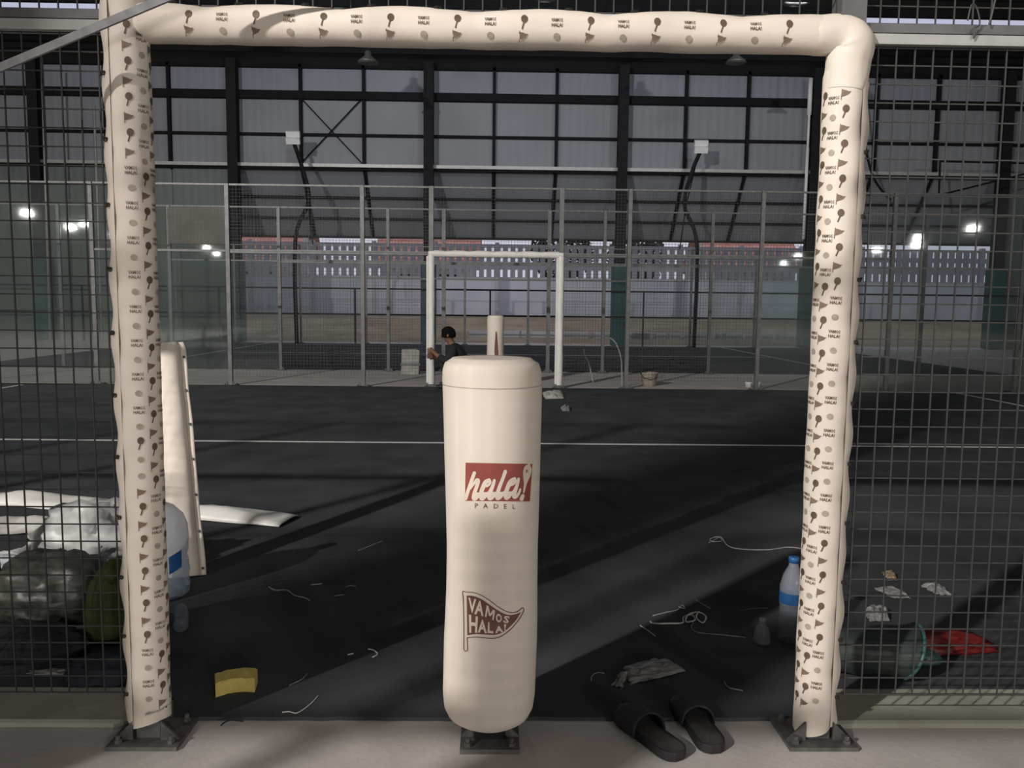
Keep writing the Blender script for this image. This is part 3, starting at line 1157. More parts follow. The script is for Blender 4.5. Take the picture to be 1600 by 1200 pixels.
# letters: each a quad (tl, tr, br, bl) in crop pixels
let = [('V', (272, 288), (378, 312), (345, 500), (300, 494)), ('A', (385, 318), (470, 345), (475, 540), (352, 508)),
       ('M', (512, 372), (642, 462), (610, 604), (492, 556)), ('O', (650, 488), (728, 528), (712, 634), (634, 606)),
       ('S', (752, 528), (832, 540), (808, 640), (738, 622)),
       ('H', (280, 515), (402, 545), (388, 760), (284, 760)), ('A', (425, 572), (500, 600), (520, 768), (398, 756)),
       ('L', (538, 616), (586, 630), (608, 768), (530, 764)), ('A', (648, 664), (712, 672), (742, 752), (632, 768)), ('!', (748, 642), (782, 642), (772, 730), (752, 730))]
for ch, tl, tr, br, bl in let:
    vs, fs = text_mesh(ch, 0.035, 2)
    if ch == 'M':
        vs, fs = [], []
        for q_ in ([(0.10, 0.0), (0.16, 1.0)], [(0.18, 0.98), (0.5, 0.25)], [(0.5, 0.25), (0.82, 0.98)], [(0.84, 1.0), (0.90, 0.0)]):
            v_, f_ = ribbon2d(q_, 0.17)
            fs += [tuple(i_ + len(vs) for i_ in f__) for f__ in f_ if len(f__) == 4]
            vs += v_
    x0, x1 = min(v[0] for v in vs), max(v[0] for v in vs)
    y0, y1 = min(v[1] for v in vs), max(v[1] for v in vs)
    pts = []
    for v in vs:
        u, w = (v[0] - x0) / (x1 - x0), 1 - (v[1] - y0) / (y1 - y0)
        X = (tl[0] * (1 - u) + tr[0] * u) * (1 - w) + (bl[0] * (1 - u) + br[0] * u) * w
        Y = (tl[1] * (1 - u) + tr[1] * u) * (1 - w) + (bl[1] * (1 - u) + br[1] * u) * w
        p = F8((X, Y))
        pts.append(on_bollard(p[0], p[1], 0.0021))
    lt2.add(pts, fs)
part(lt2, 'pennant_lettering', 'logocream', bol, fixn=False)

# far net post padding
fb = thing('net_post_pad', 'narrow cream padded net post inside the far gateway', 'bollard', (0.0, 10.0, 0))
part(MB().lathe([(0.11, 0.05), (0.128, 0.09), (0.13, 0.5), (0.126, 0.8), (0.13, 1.05), (0.124, 1.085), (0.10, 1.1)], 28, (0, 10, 0)), 'pad_body', 'pad', fb, True)
part(MB().box(-0.04, 0.04, 9.96, 10.04, 0, 0.06), 'steel_post', 'darksteel', fb)
part(MB().prism([(-0.008, 0.36), (0.008, 0.36), (0.03, 0.52), (0.004, 0.86), (-0.012, 0.86), (-0.028, 0.56)], (1, 0, 0), (0, 0, 1), (0, 0.006, 0), (0.012, 9.864, 0)), 'print', 'flagbrown', fb)

# ================================================================== LAMPS
def floodlight(loc, aim, lab, power, group, lampname='floodlight', mast=None, lit=True, size=(0.42, 0.28), col=(1.0, 0.955, 0.90), spread=None):
    loc, aim = Vector(loc), Vector(aim)
    t = thing(lampname, lab, 'lamp', loc, group)
    q = (aim - loc).to_track_quat('-Z', 'Y')
    mt = Matrix.Translation(loc) @ q.to_matrix().to_4x4()
    w, h = size
    part(MB().box(-w / 2 - .03, w / 2 + .03, -h / 2 - .03, h / 2 + .03, 0.004, 0.10, mt), 'housing', 'rail' if lit else 'white', t)
    part(MB().box(-w / 2, w / 2, -h / 2, h / 2, -0.004, 0.003, mt), 'lens', M['lens_on'] if lit else 'white', t)
    part(MB().tube([loc + Vector((0, 0, 0.05)), Vector((loc.x, loc.y, roof_z(loc.y) - 0.02))], 0.02, 6), 'bracket', 'girt', t)
    if lit:
        a = area('lamp_light', loc + (aim - loc).normalized() * 0.02, aim, w, power, col, h, spread)
        a.parent = t
        a.location = (aim - loc).normalized() * 0.02
    return t


M['lens_on'] = emis('lit_lens', (1.0, 0.97, 0.93), 40.0)
floodlight(KEY_A, AIM_A, 'lit floodlight hanging over the court behind the photographer', P_KEY_A, 'lit floodlights')
for i, (px, py) in enumerate(((42, 333), (110, 355), (1520, 357), (1432, 382))):
    d = ray(px, py)
    t_ = (5.6 - CAM_P.z) / d.z
    p = CAM_P + d * t_
    p.y = 19.99 - p.y
    p.x = max(XL + 0.8, min(XR - 0.8, p.x))
    p.y = max(YB + 1, p.y)
    floodlight(p, (0, 14, 3), 'distant lit floodlight mirrored in glass, %s' % ['upper glow nearest the left picture edge', 'lower glow left of left padded post', 'upper glow nearest the right picture edge', 'lower glow right of right padded post'][i], P_REAR_L, 'distant lit floodlights', size=(0.40, 0.16))
for x_, y_, lab in ((12.0, -25.0, 'added unseen fill floodlight far behind the photographer, to the right'), (8.0, -37.0, 'added unseen fill floodlight farthest behind the photographer')):
    floodlight((x_, y_, 5.6), (0, 0, 1.2), lab, P_FILL_REAR, 'distant lit floodlights', size=(0.6, 0.3))  # added low fill, placed so the glass does not mirror it

M['bell'] = mat('bell_shade', (0.10, 0.10, 0.09), 0.5, metal=0.5)
for i, hp in enumerate(FILL_LAMPS):  # lit lamps added as fill; the far row washes the far wall
    t = thing('high_bay_lamp', 'added fill lamp in bell shade above courts, row %s, %s' % (('near', 'far')[i // 3], ('left', 'middle', 'right')[i % 3]), 'lamp', hp, 'added fill lamps')
    part(MB().lathe([(0.30, 0.0), (0.28, 0.05), (0.10, 0.20), (0.08, 0.34), (0.02, 0.36)], 20, hp), 'shade', 'bell', t, True)
    part(MB().tube([Vector(hp) + Vector((0, 0, 0.36)), Vector((hp[0], hp[1], roof_z(hp[1])))], 0.012, 6), 'rod', 'girt', t)
    a = area('lamp_light', hp, (hp[0], hp[1], 0), 0.5, P_FILL_NEAR if i < 3 else P_FILL_FAR, (0.88, 0.94, 1.0))
    a.parent = t
    a.location = (0, 0, -0.02)
    a.rotation_euler = (0, 0, 0) if i < 3 else (radians(60), 0, 0)
for (x, y, lab) in ((575, 98, 'unlit bell-shaped hall lamp high on the left under the roof'), (1150, 98, 'unlit bell-shaped hall lamp high on the right under the roof')):
    p = V(x, y, 19.0)
    t = thing('high_bay_lamp', lab, 'lamp', p, 'unlit hall lamps')
    part(MB().lathe([(0.26, 0.0), (0.24, 0.04), (0.09, 0.16), (0.07, 0.28), (0.02, 0.30)], 20, p), 'shade', 'bell', t, True)
    part(MB().tube([p + Vector((0, 0, 0.3)), Vector((p.x, p.y, roof_z(p.y)))], 0.012, 6), 'rod', 'girt', t)

# hanging cable, bracket pipes and pale poles in front of the far wall
cb = [V(x, y, 22.2) for x, y in ((1336, 75), (1338, 120), (1350, 215), (1362, 270), (1378, 298), (1392, 312))]
cb[0].z = roof_z(22.2) - 0.01
tag(MB().tube(smooth_pts([tuple(q) for q in cb], 5), 0.035, 6).build('cable', 'girt', None, True), 'dark cable hanging behind the upper right mesh', 'cable')
fr_ = thing('pipe_bracket', 'dark angled pipe bracket before far wall at right edge', 'bracket', V(1470, 252, 22.2))
for a_, b_ in (((1468, 252), (1640, 256)), ((1469, 252), (1467, 305)), ((1467, 305), (1640, 262))):
    part(MB().tube([V(*a_, 22.2), V(*b_, 22.2)], 0.03, 6), 'pipe', 'girt', fr_)
for px_, y0_, y1_, lab in ((65, 90, 300, 'thin pale pole before far wall, leftmost'), (147, 165, 290, 'thin pale pole before far wall, beside left padded post')):
    p0_, p1_ = V(px_, y0_, 22.2), V(px_ + 3, y1_, 22.2)
    tag(MB().tube([p0_, (p1_.x, 22.2, 0.0)], 0.035, 6).build('pole', 'rail', None, True), lab, 'pole', 'pale poles before the far wall')

# floodlight masts of the far court, switched off
for sx, px, py, lab in ((-6.07, 468, 215, 'unlit white twin floodlight on left mast of the far court'), (6.07, 1088, 229, 'unlit white twin floodlight on right mast of the far court')):
    t = thing('floodlight_mast', lab, 'floodlight', (sx, 22.48, 0), 'floodlight masts of the far court')
    zt = V(px, py, 22.4).z
    s = 1 if sx < 0 else -1
    path = smooth_pts([(sx, 22.48, 0), (sx, 22.48, 3.1), (sx + s * 0.42, 22.48, 4.3), (sx + s * 0.20, 22.6, 5.3), (sx - s * 0.0, 22.5, zt - 0.15)], 6)
    part(MB().tube(path, 0.06, 8), 'mast', 'darksteel', t, True)
    part(MB().tube([(sx + s * 0.5, 22.6, 3.0), (sx + s * 0.36, 22.55, 4.3), (sx + s * 0.05, 22.5, zt - 0.2)], 0.02, 6), 'cable', 'girt', t)
    for dz in (-0.10, 0.10):
        mt = Matrix.Translation((sx, 22.4, zt + dz)) @ Matrix.Rotation(radians(25), 4, 'X')
        part(MB().box(-0.2, 0.2, -0.06, 0.06, -0.085, 0.085, mt), 'lamp_head', 'white', t)

# ================================================================== LOOSE THINGS
# grey strap crossing the top of the left padded post
a, b = V(0, 106, -0.16), V(262, -4, -0.16)
d = (b - a)
path = [a - d * 1.2, a - d * 0.4 + Vector((0, 0, -0.004)), a, a + d * 0.5, b, b + d * 0.6, b + d * 1.0 + Vector((0, 0.12, 0))]
sb = MB()
M['strap'] = mat('grey_strap', (0.22, 0.22, 0.23), 0.7, var=0.2, scale=30)
vs, fs = [], []
up = Vector((-d.z, 0, d.x)).normalized()
for p in path:
    for (o1, o2) in ((-0.010, -0.004), (0.010, -0.004), (0.010, 0.004), (-0.010, 0.004)):
        vs.append(Vector(p) + up * o1 + Vector((0, o2, 0)))
for i in range(len(path) - 1):
    for k in range(4):
        fs.append((i * 4 + k, i * 4 + (k + 1) % 4, i * 4 + 4 + (k + 1) % 4, i * 4 + 4 + k))
fs += [(3, 2, 1, 0), tuple((len(path) - 1) * 4 + k for k in range(4))]
sb.add(vs, fs)
tag(sb.build('strap', 'strap'), 'grey flat strap crossing the top of left padded post diagonally', 'strap')


def cord(name, pts, r, m, lab, cat='string', z=0.0, k=5, group=None, jitter=0.0, bump=None):
    P = []
    for i, p in enumerate(pts):
        g = G(p[0], p[1], ZT + r)
        P.append((g.x, g.y, ZT + r * 1.0 + (p[2] if len(p) > 2 else 0.0)))
    o = MB().tube(smooth_pts(P, k), r, 6).build(name, m, None, True)
    return tag(o, lab, cat, group)


M['string'] = mat('white_string', (0.62, 0.58, 0.56), 0.8, var=0.2, scale=50)
M['thread'] = mat('grey_thread', (0.36, 0.35, 0.35), 0.8, var=0.2, scale=50)
cord('string', [(1016, 971), (1022, 974), (1045, 974), (1066, 973), (1068, 966, .004), (1080, 963, .008), (1086, 970, .004), (1072, 972, .002), (1075, 965, .012), (1092, 961, .012), (1103, 967, .008), (1098, 973), (1088, 969, .01), (1090, 962, .014)], 0.0032, 'string', 'thick white string knotted in loops on turf right of bollard')
cord('string', [(1020, 962), (1040, 957), (1058, 953), (1066, 947, .004), (1070, 951), (1060, 950, .006)], 0.0022, 'thread', 'thin grey string with small curl just behind the knotted string')
cord('string', [(1084, 973), (1080, 980), (1090, 988), (1130, 992), (1165, 996)], 0.0016, 'thread', 'thin thread trailing right from below the knotted string')
cord('string', [(1000, 977), (1012, 985), (1024, 994)], 0.0018, 'string', 'short straight thread left of the knotted string')
cord('string', [(1088, 938), (1098, 944), (1110, 951)], 0.0016, 'thread', 'short straight thread behind the knotted string')
cord('string', [(1108, 848), (1112, 846), (1124, 841, .004), (1128, 845), (1114, 848, .006), (1110, 843, .004), (1126, 842, .01), (1138, 853), (1160, 858), (1200, 859), (1230, 855), (1252, 857)], 0.0030, 'thread', 'long pale string with a loop near the right padded post')
cord('string', [(924, 1064), (925, 1056), (934, 1051), (944, 1052)], 0.0017, 'thread', 'small curved thread left of the crumpled plastic')
cord('string', [(1131, 1065), (1138, 1074), (1150, 1077), (1161, 1079)], 0.0019, 'thread', 'short bent thread right of the crumpled plastic')
cord('string', [(575, 1014), (584, 1016), (590, 1022), (582, 1027)], 0.0022, 'string', 'hook-shaped white thread left of bollard foot')
cord('string', [(543, 1023), (548, 1022), (552, 1021)], 0.0026, 'string', 'tiny white scrap of string beside hook-shaped thread')
cord('string', [(441, 1113), (452, 1112), (464, 1114), (480, 1104), (490, 1095), (497, 1087)], 0.0017, 'string', 'long pale thread near the turf edge left of bollard')
cord('string', [(452, 1071), (462, 1066), (472, 1061), (480, 1052)], 0.0014, 'thread', 'thin thread on turf right of the yellow sponge')
cord('string', [(420, 917), (430, 922), (448, 922), (460, 930), (476, 934), (484, 938)], 0.0026, 'thread', 'pale crinkled thread on turf behind the sponge')
cord('string', [(486, 914), (494, 913), (503, 912)], 0.0022, 'thread', 'short pale thread behind the sponge, in the middle')
cord('string', [(540, 917), (548, 915), (556, 916)], 0.0022, 'thread', 'short pale thread behind the sponge, on the right')
cord('string', [(522, 931), (530, 930), (538, 929)], 0.0020, 'thread', 'short pale thread behind the sponge, in front of the others')
cord('string', [(560, 860), (580, 852), (598, 845)], 0.0020, 'thread', 'faint thread on turf between bollard and floor pad')
cord('string', [(345, 1134), (352, 1128), (362, 1125), (380, 1127)], 0.0022, 'black', 'black curl of wire on concrete in front of sponge')
cord('string', [(1155, 955), (1175, 951), (1200, 950)], 0.0014, 'thread', 'faint thread left of the plastic cup')

# crumpled clear plastic in front of the bollard's right
def crumple(lab, name, corners, m, amp, seed, z0=0.004, cat='plastic', n=16, lift=None, group=None):
    """irregular sheet over the four pixel corners (tl,tr,br,bl) on the turf"""
    C = [G(c[0], c[1], ZT) for c in corners]
    mb = MB()

    def f(u, v):
        p = (C[0] * (1 - u) + C[1] * u) * (1 - v) + (C[3] * (1 - u) + C[2] * u) * v
        w = nz(u * 3.1 + seed, v * 2.7) + 0.5 * nz(u * 7 + seed, v * 6.3)
        e = 0.035 * nz(u * 5 + seed * 3, v * 5)
        z = ZT + z0 + amp * (0.55 + abs(w)) * (4 * v * (1 - v)) ** 0.35 * (4 * u * (1 - u)) ** 0.3
        return Vector((p.x + e * 0.5, p.y + e * 0.5, z))
    mb.grid(f, n, n)
    vs = list(mb.v)
    o = mb.build(name, m, None, False, fixn=False)
    s = o.modifiers.new('thickness', 'SOLIDIFY')
    s.thickness = 0.0015
    return tag(o, lab, cat, group)


M['clear'] = mat('cloudy_plastic', (0.36, 0.35, 0.34), 0.3, var=0.25, scale=12, alpha=0.62)
M['paper'] = mat('grey_paper', (0.50, 0.48, 0.45), 0.7, var=0.2, scale=12)
crumple('crumpled grey plastic wrapper on turf behind the slippers', 'plastic_wrapper', [(975, 1044), (1040, 1032), (1072, 1050), (985, 1072)], 'clear', 0.02, 1.3)
crumple('small torn flap of grey plastic left of crumpled wrapper', 'plastic_wrapper', [(966, 1056), (980, 1050), (974, 1076), (957, 1072)], 'clear', 0.012, 4.1, n=8)
crumple('brown paper scrap behind right mesh panel, farthest back', 'paper_scrap', [(1378, 896), (1394, 894), (1402, 908), (1388, 908)], M.setdefault('brownpaper', mat('brown_paper', (0.34, 0.24, 0.17), 0.7)), 0.02, 2.2, n=8, cat='scrap')
crumple('grey plastic scrap behind right mesh panel, left of the pair', 'plastic_scrap', [(1366, 920), (1398, 922), (1424, 936), (1395, 936)], 'clear', 0.02, 3.2, n=10, cat='scrap')
crumple('grey plastic scrap behind right mesh panel, right of the pair', 'plastic_scrap', [(1440, 916), (1466, 915), (1488, 932), (1462, 930)], 'clear', 0.02, 5.2, n=10, cat='scrap')
crumple('pale folded plastic cup sleeve above the teal sack', 'plastic_scrap', [(1352, 956), (1384, 950), (1390, 972), (1356, 972)], 'clear', 0.035, 6.2, n=12, cat='scrap')
crumple('white litter on turf below right post of far gateway', 'plastic_scrap', [(847, 614), (878, 613), (882, 623), (852, 624)], 'paper', 0.06, 7.2, n=12, cat='scrap')
crumple('pale litter on turf in front of far gateway, nearer piece', 'plastic_scrap', [(876, 637), (890, 636), (890, 643), (879, 643)], 'clear', 0.04, 8.2, n=8, cat='scrap')

# yellow sponge
M['sponge'] = mat('yellow_sponge', (0.72, 0.57, 0.17), 0.95, var=0.12, scale=30, bump=0.6, bscale=180)
sp = MB()
p0 = G(337, 1090, ZT)
p1 = G(398, 1082, ZT)
ax = (p1 - p0).normalized()
ay = Vector((-ax.y, ax.x, 0))
L = (p1 - p0).length


def sponge_f(u, v):
    # cross-section loop over u, length along v; bent like an arch
    bend = 0.018 * (4 * v * (1 - v))
    sec = [(0, 0), (0.0, 0.040), (0.004, 0.045), (0.066, 0.050), (0.072, 0.044), (0.072, 0.002), (0.068, 0.0), (0.004, 0.0)]
    y, z = sec[int(round(u * 8)) % 8]
    s = v * L
    j = 0.0035 * nz(v * 11, u * 9)
    p = p0 + ax * (s + 0.010 * (y / 0.07) * (1 if v > 0.5 else -0.4)) + ay * (y + bend + j) + Vector((0, 0, z + (j if z > 0.01 else 0)))
    return p


sp.grid(sponge_f, 8, 14, True)
sp.f.append(tuple(range(8)))
sp.f.append(tuple(13 * 8 + k for k in range(7, -1, -1)))
tag(sp.build('sponge', 'sponge'), 'yellow foam sponge block on turf near left post', 'sponge')

# slippers
M['footbed'] = mat('worn_footbed', (0.060, 0.057, 0.055), 0.8, var=0.35, scale=25)
M['strapblk'] = mat('black_strap', (0.022, 0.022, 0.024), 0.6, var=0.2, scale=30)


def slipper(lab, heel, toe, mirror):
    h, tt = G(*heel), G(*toe)
    h.z = tt.z = 0
    ax = (tt - h).normalized()
    L = 0.285
    ay = Vector((-ax.y, ax.x, 0)) * mirror
    t = thing('slipper', lab, 'slipper', h, 'pair of black slippers')
    half = [(0.0, 0.012), (0.012, 0.028), (0.04, 0.037), (0.09, 0.038), (0.14, 0.038), (0.19, 0.046), (0.23, 0.048), (0.262, 0.038), (0.28, 0.018), (0.285, 0.004)]
    half2 = [(0.0, -0.012), (0.012, -0.028), (0.04, -0.036), (0.09, -0.034), (0.14, -0.032), (0.19, -0.040), (0.23, -0.044), (0.262, -0.038), (0.28, -0.022), (0.285, -0.004)]
    half = [(a_, b_ * 1.15) for a_, b_ in half]
    half2 = [(a_, b_ * 1.15) for a_, b_ in half2]
    outl = smooth_pts(half, 3) + smooth_pts(half2, 3)[::-1]

    def zg(s):
        return ZT * min(1, max(0, (s - 0.10) / 0.1)) if True else 0

    def P(s, w, z):
        q = h + ax * s + ay * w
        q.z = z + (ZT + 0.001 if q.y > 0.075 else 0.0)
        return q
    n = len(outl)
    # flat sole tilted to rest half on the turf
    def Z(s):
        q = h + ax * s
        y0 = h.y
        return 0.0015 + 0.013 * max(0.0, min(1.0, (q.y - 0.02) / 0.12))
    mb = MB()
    rings = []
    for (scale, z) in ((0.98, 0.0), (1.0, 0.006), (1.0, 0.022), (0.985, 0.027), (0.93, 0.027), (0.90, 0.0225)):
        for (s, w) in outl:
            c = 0.1425
            q = h + ax * (c + (s - c) * (1 - (1 - scale) * 0.35)) + ay * (w * scale)
            q.z = z + Z(s)
            mb.v.append(tuple(q))
    for r in range(5):
        for k in range(n):
            mb.f.append((r * n + k, r * n + (k + 1) % n, (r + 1) * n + (k + 1) % n, (r + 1) * n + k))
    mb.f.append(tuple(range(n - 1, -1, -1)))
    part(mb, 'sole', 'strapblk', t)
    fb_ = MB()
    for (s, w) in outl:
        q = h + ax * (0.1425 + (s - 0.1425) * 0.965) + ay * (w * 0.90)
        q.z = 0.0228 + Z(s)
        fb_.v.append(tuple(q))
    fb_.f.append(tuple(range(n)))
    part(fb_, 'footbed', 'footbed', t, fixn=False)
    st = MB()

    def arch(u, v):
        s = 0.135 + 0.095 * v + 0.012 * (1 - abs(2 * u - 1)) * (1 - v)
        a = pi * u
        wid = 0.053 + 0.002 * v
        q = h + ax * s + ay * (0.003 - cos(a) * wid)
        q.z = Z(s) + 0.012 + 0.055 * (sin(a) ** 0.7) * (1 - 0.25 * v)
        return q
    st.grid(arch, 17, 8)
    so_ = part(st, 'strap', 'strapblk', t, True, fixn=False)
    md = so_.modifiers.new('thickness', 'SOLIDIFY')
    md.thickness = 0.006
    return t


slipper('black slipper lying turned outward, left one of the pair', (1062, 1190), (950, 1102), 1)
slipper('black slipper pointing onto the turf, right one of the pair', (1118, 1179), (1046, 1082), -1)

# ---- spare sleeve leaning behind the left post
ls = thing('spare_sleeve', 'spare cream sleeve with grommets leaning behind left padded post', 'padding', G(290, 905))
base = G(287, 905)
top = V(262, 537, 1.75)
ax_ = (top - base)
LL = ax_.length
az = ax_.normalized()
axx = Vector((1, 0, 0))
axx = (axx - az * axx.dot(az)).normalized()
ayy = az.cross(axx)


def lean(u, v):
    w = 0.055 + 0.012 * (1 - v)
    th = pi * (u - 0.5) * 1.1
    x = sin(th) * w * (1.0 + 0.25 * max(0, u - .6) * (1 - v))
    y = cos(th) * 0.048
    s = v * LL
    roll = 0.0
    if v > 0.96:
        y *= 1 - ((v - 0.96) / 0.04) ** 2 * 0.5
        x *= 1 - ((v - 0.96) / 0.04) ** 2 * 0.15
    j = 0.004 * nz(s * 6, u * 3)
    return base + az * s + axx * (x + j) + ayy * (y + j) + Vector((0, 0, 0.006 if v < .01 else 0))


# make the rounded side face the camera
if ayy.y > 0:
    ayy = -ayy
o = part(MB().grid(lean, 24, 60), 'shell', 'pad', ls, True, fixn=False)
md = o.modifiers.new('thickness', 'SOLIDIFY')
md.thickness = 0.008


def leanfl(u, v):
    p = lean(1.0, v)
    s = v * LL
    return p + axx * (u * (0.026 + 0.004 * nz(s * 5))) - ayy * (0.004 * u)


o = part(MB().grid(leanfl, 4, 60), 'edge_flap', 'pad', ls, True, fixn=False)
md = o.modifiers.new('thickness', 'SOLIDIFY')
md.thickness = 0.004
for k in range(7):
    v = 0.03 + k * 0.15
    p = leanfl(0.6, v)
    part(MB().lathe([(0.003, 0), (0.0065, 0.001), (0.0065, 0.004), (0.003, 0.005)], 10, (0, 0, 0), Matrix.Translation(Vector(p) + ayy * 0.004) @ ayy.to_track_quat('Z', 'Y').to_matrix().to_4x4()), 'grommet', 'grommet', ls)

# ---- pads lying on the turf at the left
def floor_pad(lab, pts, w, m, h=0.05, seed=0.0, cat='padding'):
    P = [G(p[0], p[1], ZT) for p in pts]
    sm = smooth_pts([(p.x, p.y, 0.0) for p in P], 8)
    mb = MB()
    n = len(sm)

    def f(u, v):
        i = min(n - 1, int(round(v * (n - 1))))
        a, b = Vector(sm[max(0, i - 1)]), Vector(sm[min(n - 1, i + 1)])
        t = (b - a).normalized()
        s = Vector((-t.y, t.x, 0))
        e = min(v, 1 - v) * n / 8
        k = min(1, e + 0.25)
        x = (u - 0.5) * w * (1 + 0.12 * nz(v * 9 + seed))
        z = ZT + 0.004 + h * k * (max(0, 1 - (2 * u - 1) ** 2)) ** 0.6 * (0.75 + 0.45 * nz(v * 7 + seed, u * 2)) + 0.01 * abs(nz(v * 25, u * 4 + seed))
        return Vector(sm[i]) + s * x + Vector((0, 0, max(ZT + 0.003, z)))
    mb.grid(f, 14, n)
    o = mb.build('floor_pad', m, None, True, fixn=False)
    md = o.modifiers.new('thickness', 'SOLIDIFY')
    md.thickness = 0.004
    return tag(o, lab, cat, 'white pads lying on the turf')


floor_pad('long white pad strip on turf passing behind the left post', [(-60, 783), (60, 786), (180, 800), (320, 806), (452, 816)], 0.24, 'whitepad', 0.07, 1.0)
floor_pad('second white pad strip curled in front of the long one', [(-80, 838), (20, 828), (80, 828), (128, 842)], 0.22, 'whitepad', 0.08, 2.0)
floor_pad('narrow white strip looping along left picture edge', [(-80, 872), (0, 872), (40, 864), (58, 846), (50, 838)], 0.06, 'whitepad', 0.03, 3.0)
M['silver'] = mat('silvery_film', (0.62, 0.63, 0.68), 0.3, var=0.2, scale=12)
crumple('silvery white plastic sheet at left picture edge', 'plastic_sheet', [(-60, 878), (50, 872), (58, 890), (-50, 900)], 'silver', 0.05, 9.1, n=14, cat='sheet')


# ---- bags
def blob(lab, name, c, rad, m, seed, cat='bag', cr=0.22, n=4, parent=None, sharp=1.0):
    import bmesh
    bm = bmesh.new()
    bmesh.ops.create_icosphere(bm, subdivisions=n, radius=1.0)
    zmin = ZT + 0.002
    for v in bm.verts:
        d = v.co.normalized()
        w = 1 + cr * (nz(d.x * 1.6 + seed, d.y * 1.6, d.z * 1.6)) + cr * 0.6 * (0.5 - abs(nz(d.x * 3.3 + seed, d.y * 3.3, d.z * 3.3)) * 2) * sharp + cr * 0.25 * nz(d.x * 9, d.y * 9 + seed, d.z * 9)
        p = Vector((d.x * rad[0] * w, d.y * rad[1] * w, d.z * rad[2] * w))
        p += Vector(c)
        if p.z < zmin:
            p.z = zmin + 0.002 * abs(nz(p.x * 9, p.y * 9))
        v.co = p
    me = bpy.data.meshes.new(name)
    bm.to_mesh(me)
    bm.free()
    me.materials.append(M[m])
    me.shade_smooth()
    o = link(name, me, parent)
    if not parent:
        tag(o, lab, cat)
    return o


M['clearbag'] = mat('milky_plastic_bag', (0.58, 0.58, 0.57), 0.4, var=0.15, scale=6, bump=0.6, bscale=14)
M['darkbag'] = mat('dim_clear_bag', (0.045, 0.047, 0.038), 0.45, var=0.5, scale=7, bump=0.8, bscale=12)
M['olive'] = mat('olive_green_cloth', (0.040, 0.050, 0.010), 0.8, var=0.2, scale=10, bump=0.3)
M['navy'] = mat('navy_cloth', (0.020, 0.023, 0.036), 0.85, var=0.2, scale=10, bump=0.3)
M['blackcloth'] = mat('black_cloth', (0.010, 0.010, 0.011), 0.85, var=0.2, scale=10, bump=0.3)
blob('milky white plastic bag behind left mesh, atop the rubbish pile', 'plastic_bag', (-1.83, 1.36, 0.20), (0.22, 0.13, 0.17), 'clearbag', 2.3, cr=0.35)
blob('big dim see-through rubbish bag behind left mesh panel', 'rubbish_bag', (-1.74, 0.88, 0.11), (0.24, 0.16, 0.16), 'darkbag', 5.1, cr=0.25)
blob('smaller dim rubbish bag at left picture edge', 'rubbish_bag', (-2.27, 0.98, 0.12), (0.25, 0.20, 0.17), 'darkbag', 8.7, cr=0.25)
blob('olive green cloth heap against left padded post', 'cloth_heap', (-1.385, 0.64, 0.13), (0.095, 0.07, 0.17), 'olive', 3.7, cat='cloth', cr=0.2)
blob('black cloth heap in front of rubbish bags behind left mesh', 'cloth_heap', (-1.62, 0.53, 0.04), (0.17, 0.11, 0.08), 'blackcloth', 1.7, cat='cloth', cr=0.3)
blob('navy cloth lying at foot of left mesh panel', 'cloth_heap', (-1.27, 0.36, 0.03), (0.13, 0.09, 0.05), 'navy', 6.7, cat='cloth', cr=0.3)
crumple('flat pale strip lying on turf below the dark cloth behind left mesh', 'plastic_scrap', [(46, 1050), (118, 1049), (120, 1056), (44, 1058)], 'clear', 0.010, 2.9, n=8, cat='scrap')

# ---- bottles
M['jug'] = mat('blue_water_jug', (0.42, 0.52, 0.64), 0.15, var=0.08, scale=6, alpha=0.55)
M['juglabel'] = mat('blue_label', (0.03, 0.13, 0.36), 0.4, var=0.2, scale=14)
M['pet'] = mat('clear_pet', (0.42, 0.46, 0.52), 0.12, var=0.1, scale=8, alpha=0.38)
M['petdim'] = mat('clear_dim_pet', (0.20, 0.22, 0.26), 0.12, var=0.1, scale=8, alpha=0.45)
jx, jy = -1.425, 1.12
jg = thing('water_jug', 'large blue water jug behind left padded post', 'jug', (jx, jy, ZT))
part(MB().lathe([(0.10, 0.0), (0.128, 0.01), (0.132, 0.05), (0.128, 0.075), (0.132, 0.10), (0.128, 0.15), (0.122, 0.17), (0.128, 0.19), (0.132, 0.25), (0.128, 0.30), (0.112, 0.345), (0.075, 0.385), (0.034, 0.405), (0.03, 0.45)], 36, (jx, jy, ZT)), 'body', 'jug', jg, True)
part(MB().lathe([(0.031, 0.445), (0.032, 0.475), (0.028, 0.48)], 20, (jx, jy, ZT)), 'cap', 'juglabel', jg, True)
part(MB().grid(lambda u, v: (jx + 0.1345 * sin(0.75 + 0.45 * u), jy - 0.1345 * cos(0.75 + 0.45 * u), ZT + 0.12 + 0.075 * v + 0.02 * u), 10, 6), 'label', 'juglabel', jg, True, fixn=False)


def pet_bottle(lab, x, y, h, r, m, capm, lying=None, label=None):
    t = thing('water_bottle', lab, 'bottle', (x, y, ZT))
    prof = [(r * 0.8, 0.0), (r, 0.01), (r * 0.97, h * 0.18), (r, h * 0.22), (r * 0.95, h * 0.42), (r, h * 0.46), (r, h * 0.66), (r * 0.8, h * 0.78), (r * 0.40, h * 0.90), (r * 0.36, h * 0.95)]
    mt = lying or Matrix.Identity(4)
    part(MB().lathe(prof, 24, (x, y, ZT), mt), 'body', m, t, True)
    part(MB().lathe([(r * 0.42, h * 0.94), (r * 0.42, h), (r * 0.38, h * 1.005)], 16, (x, y, ZT), mt), 'cap', capm, t, True)
    if label:
        part(MB().lathe([(r * 1.012, h * 0.47), (r * 1.012, h * 0.60)], 24, (x, y, ZT), mt, cap=False), 'label', label, t, True)
    return t


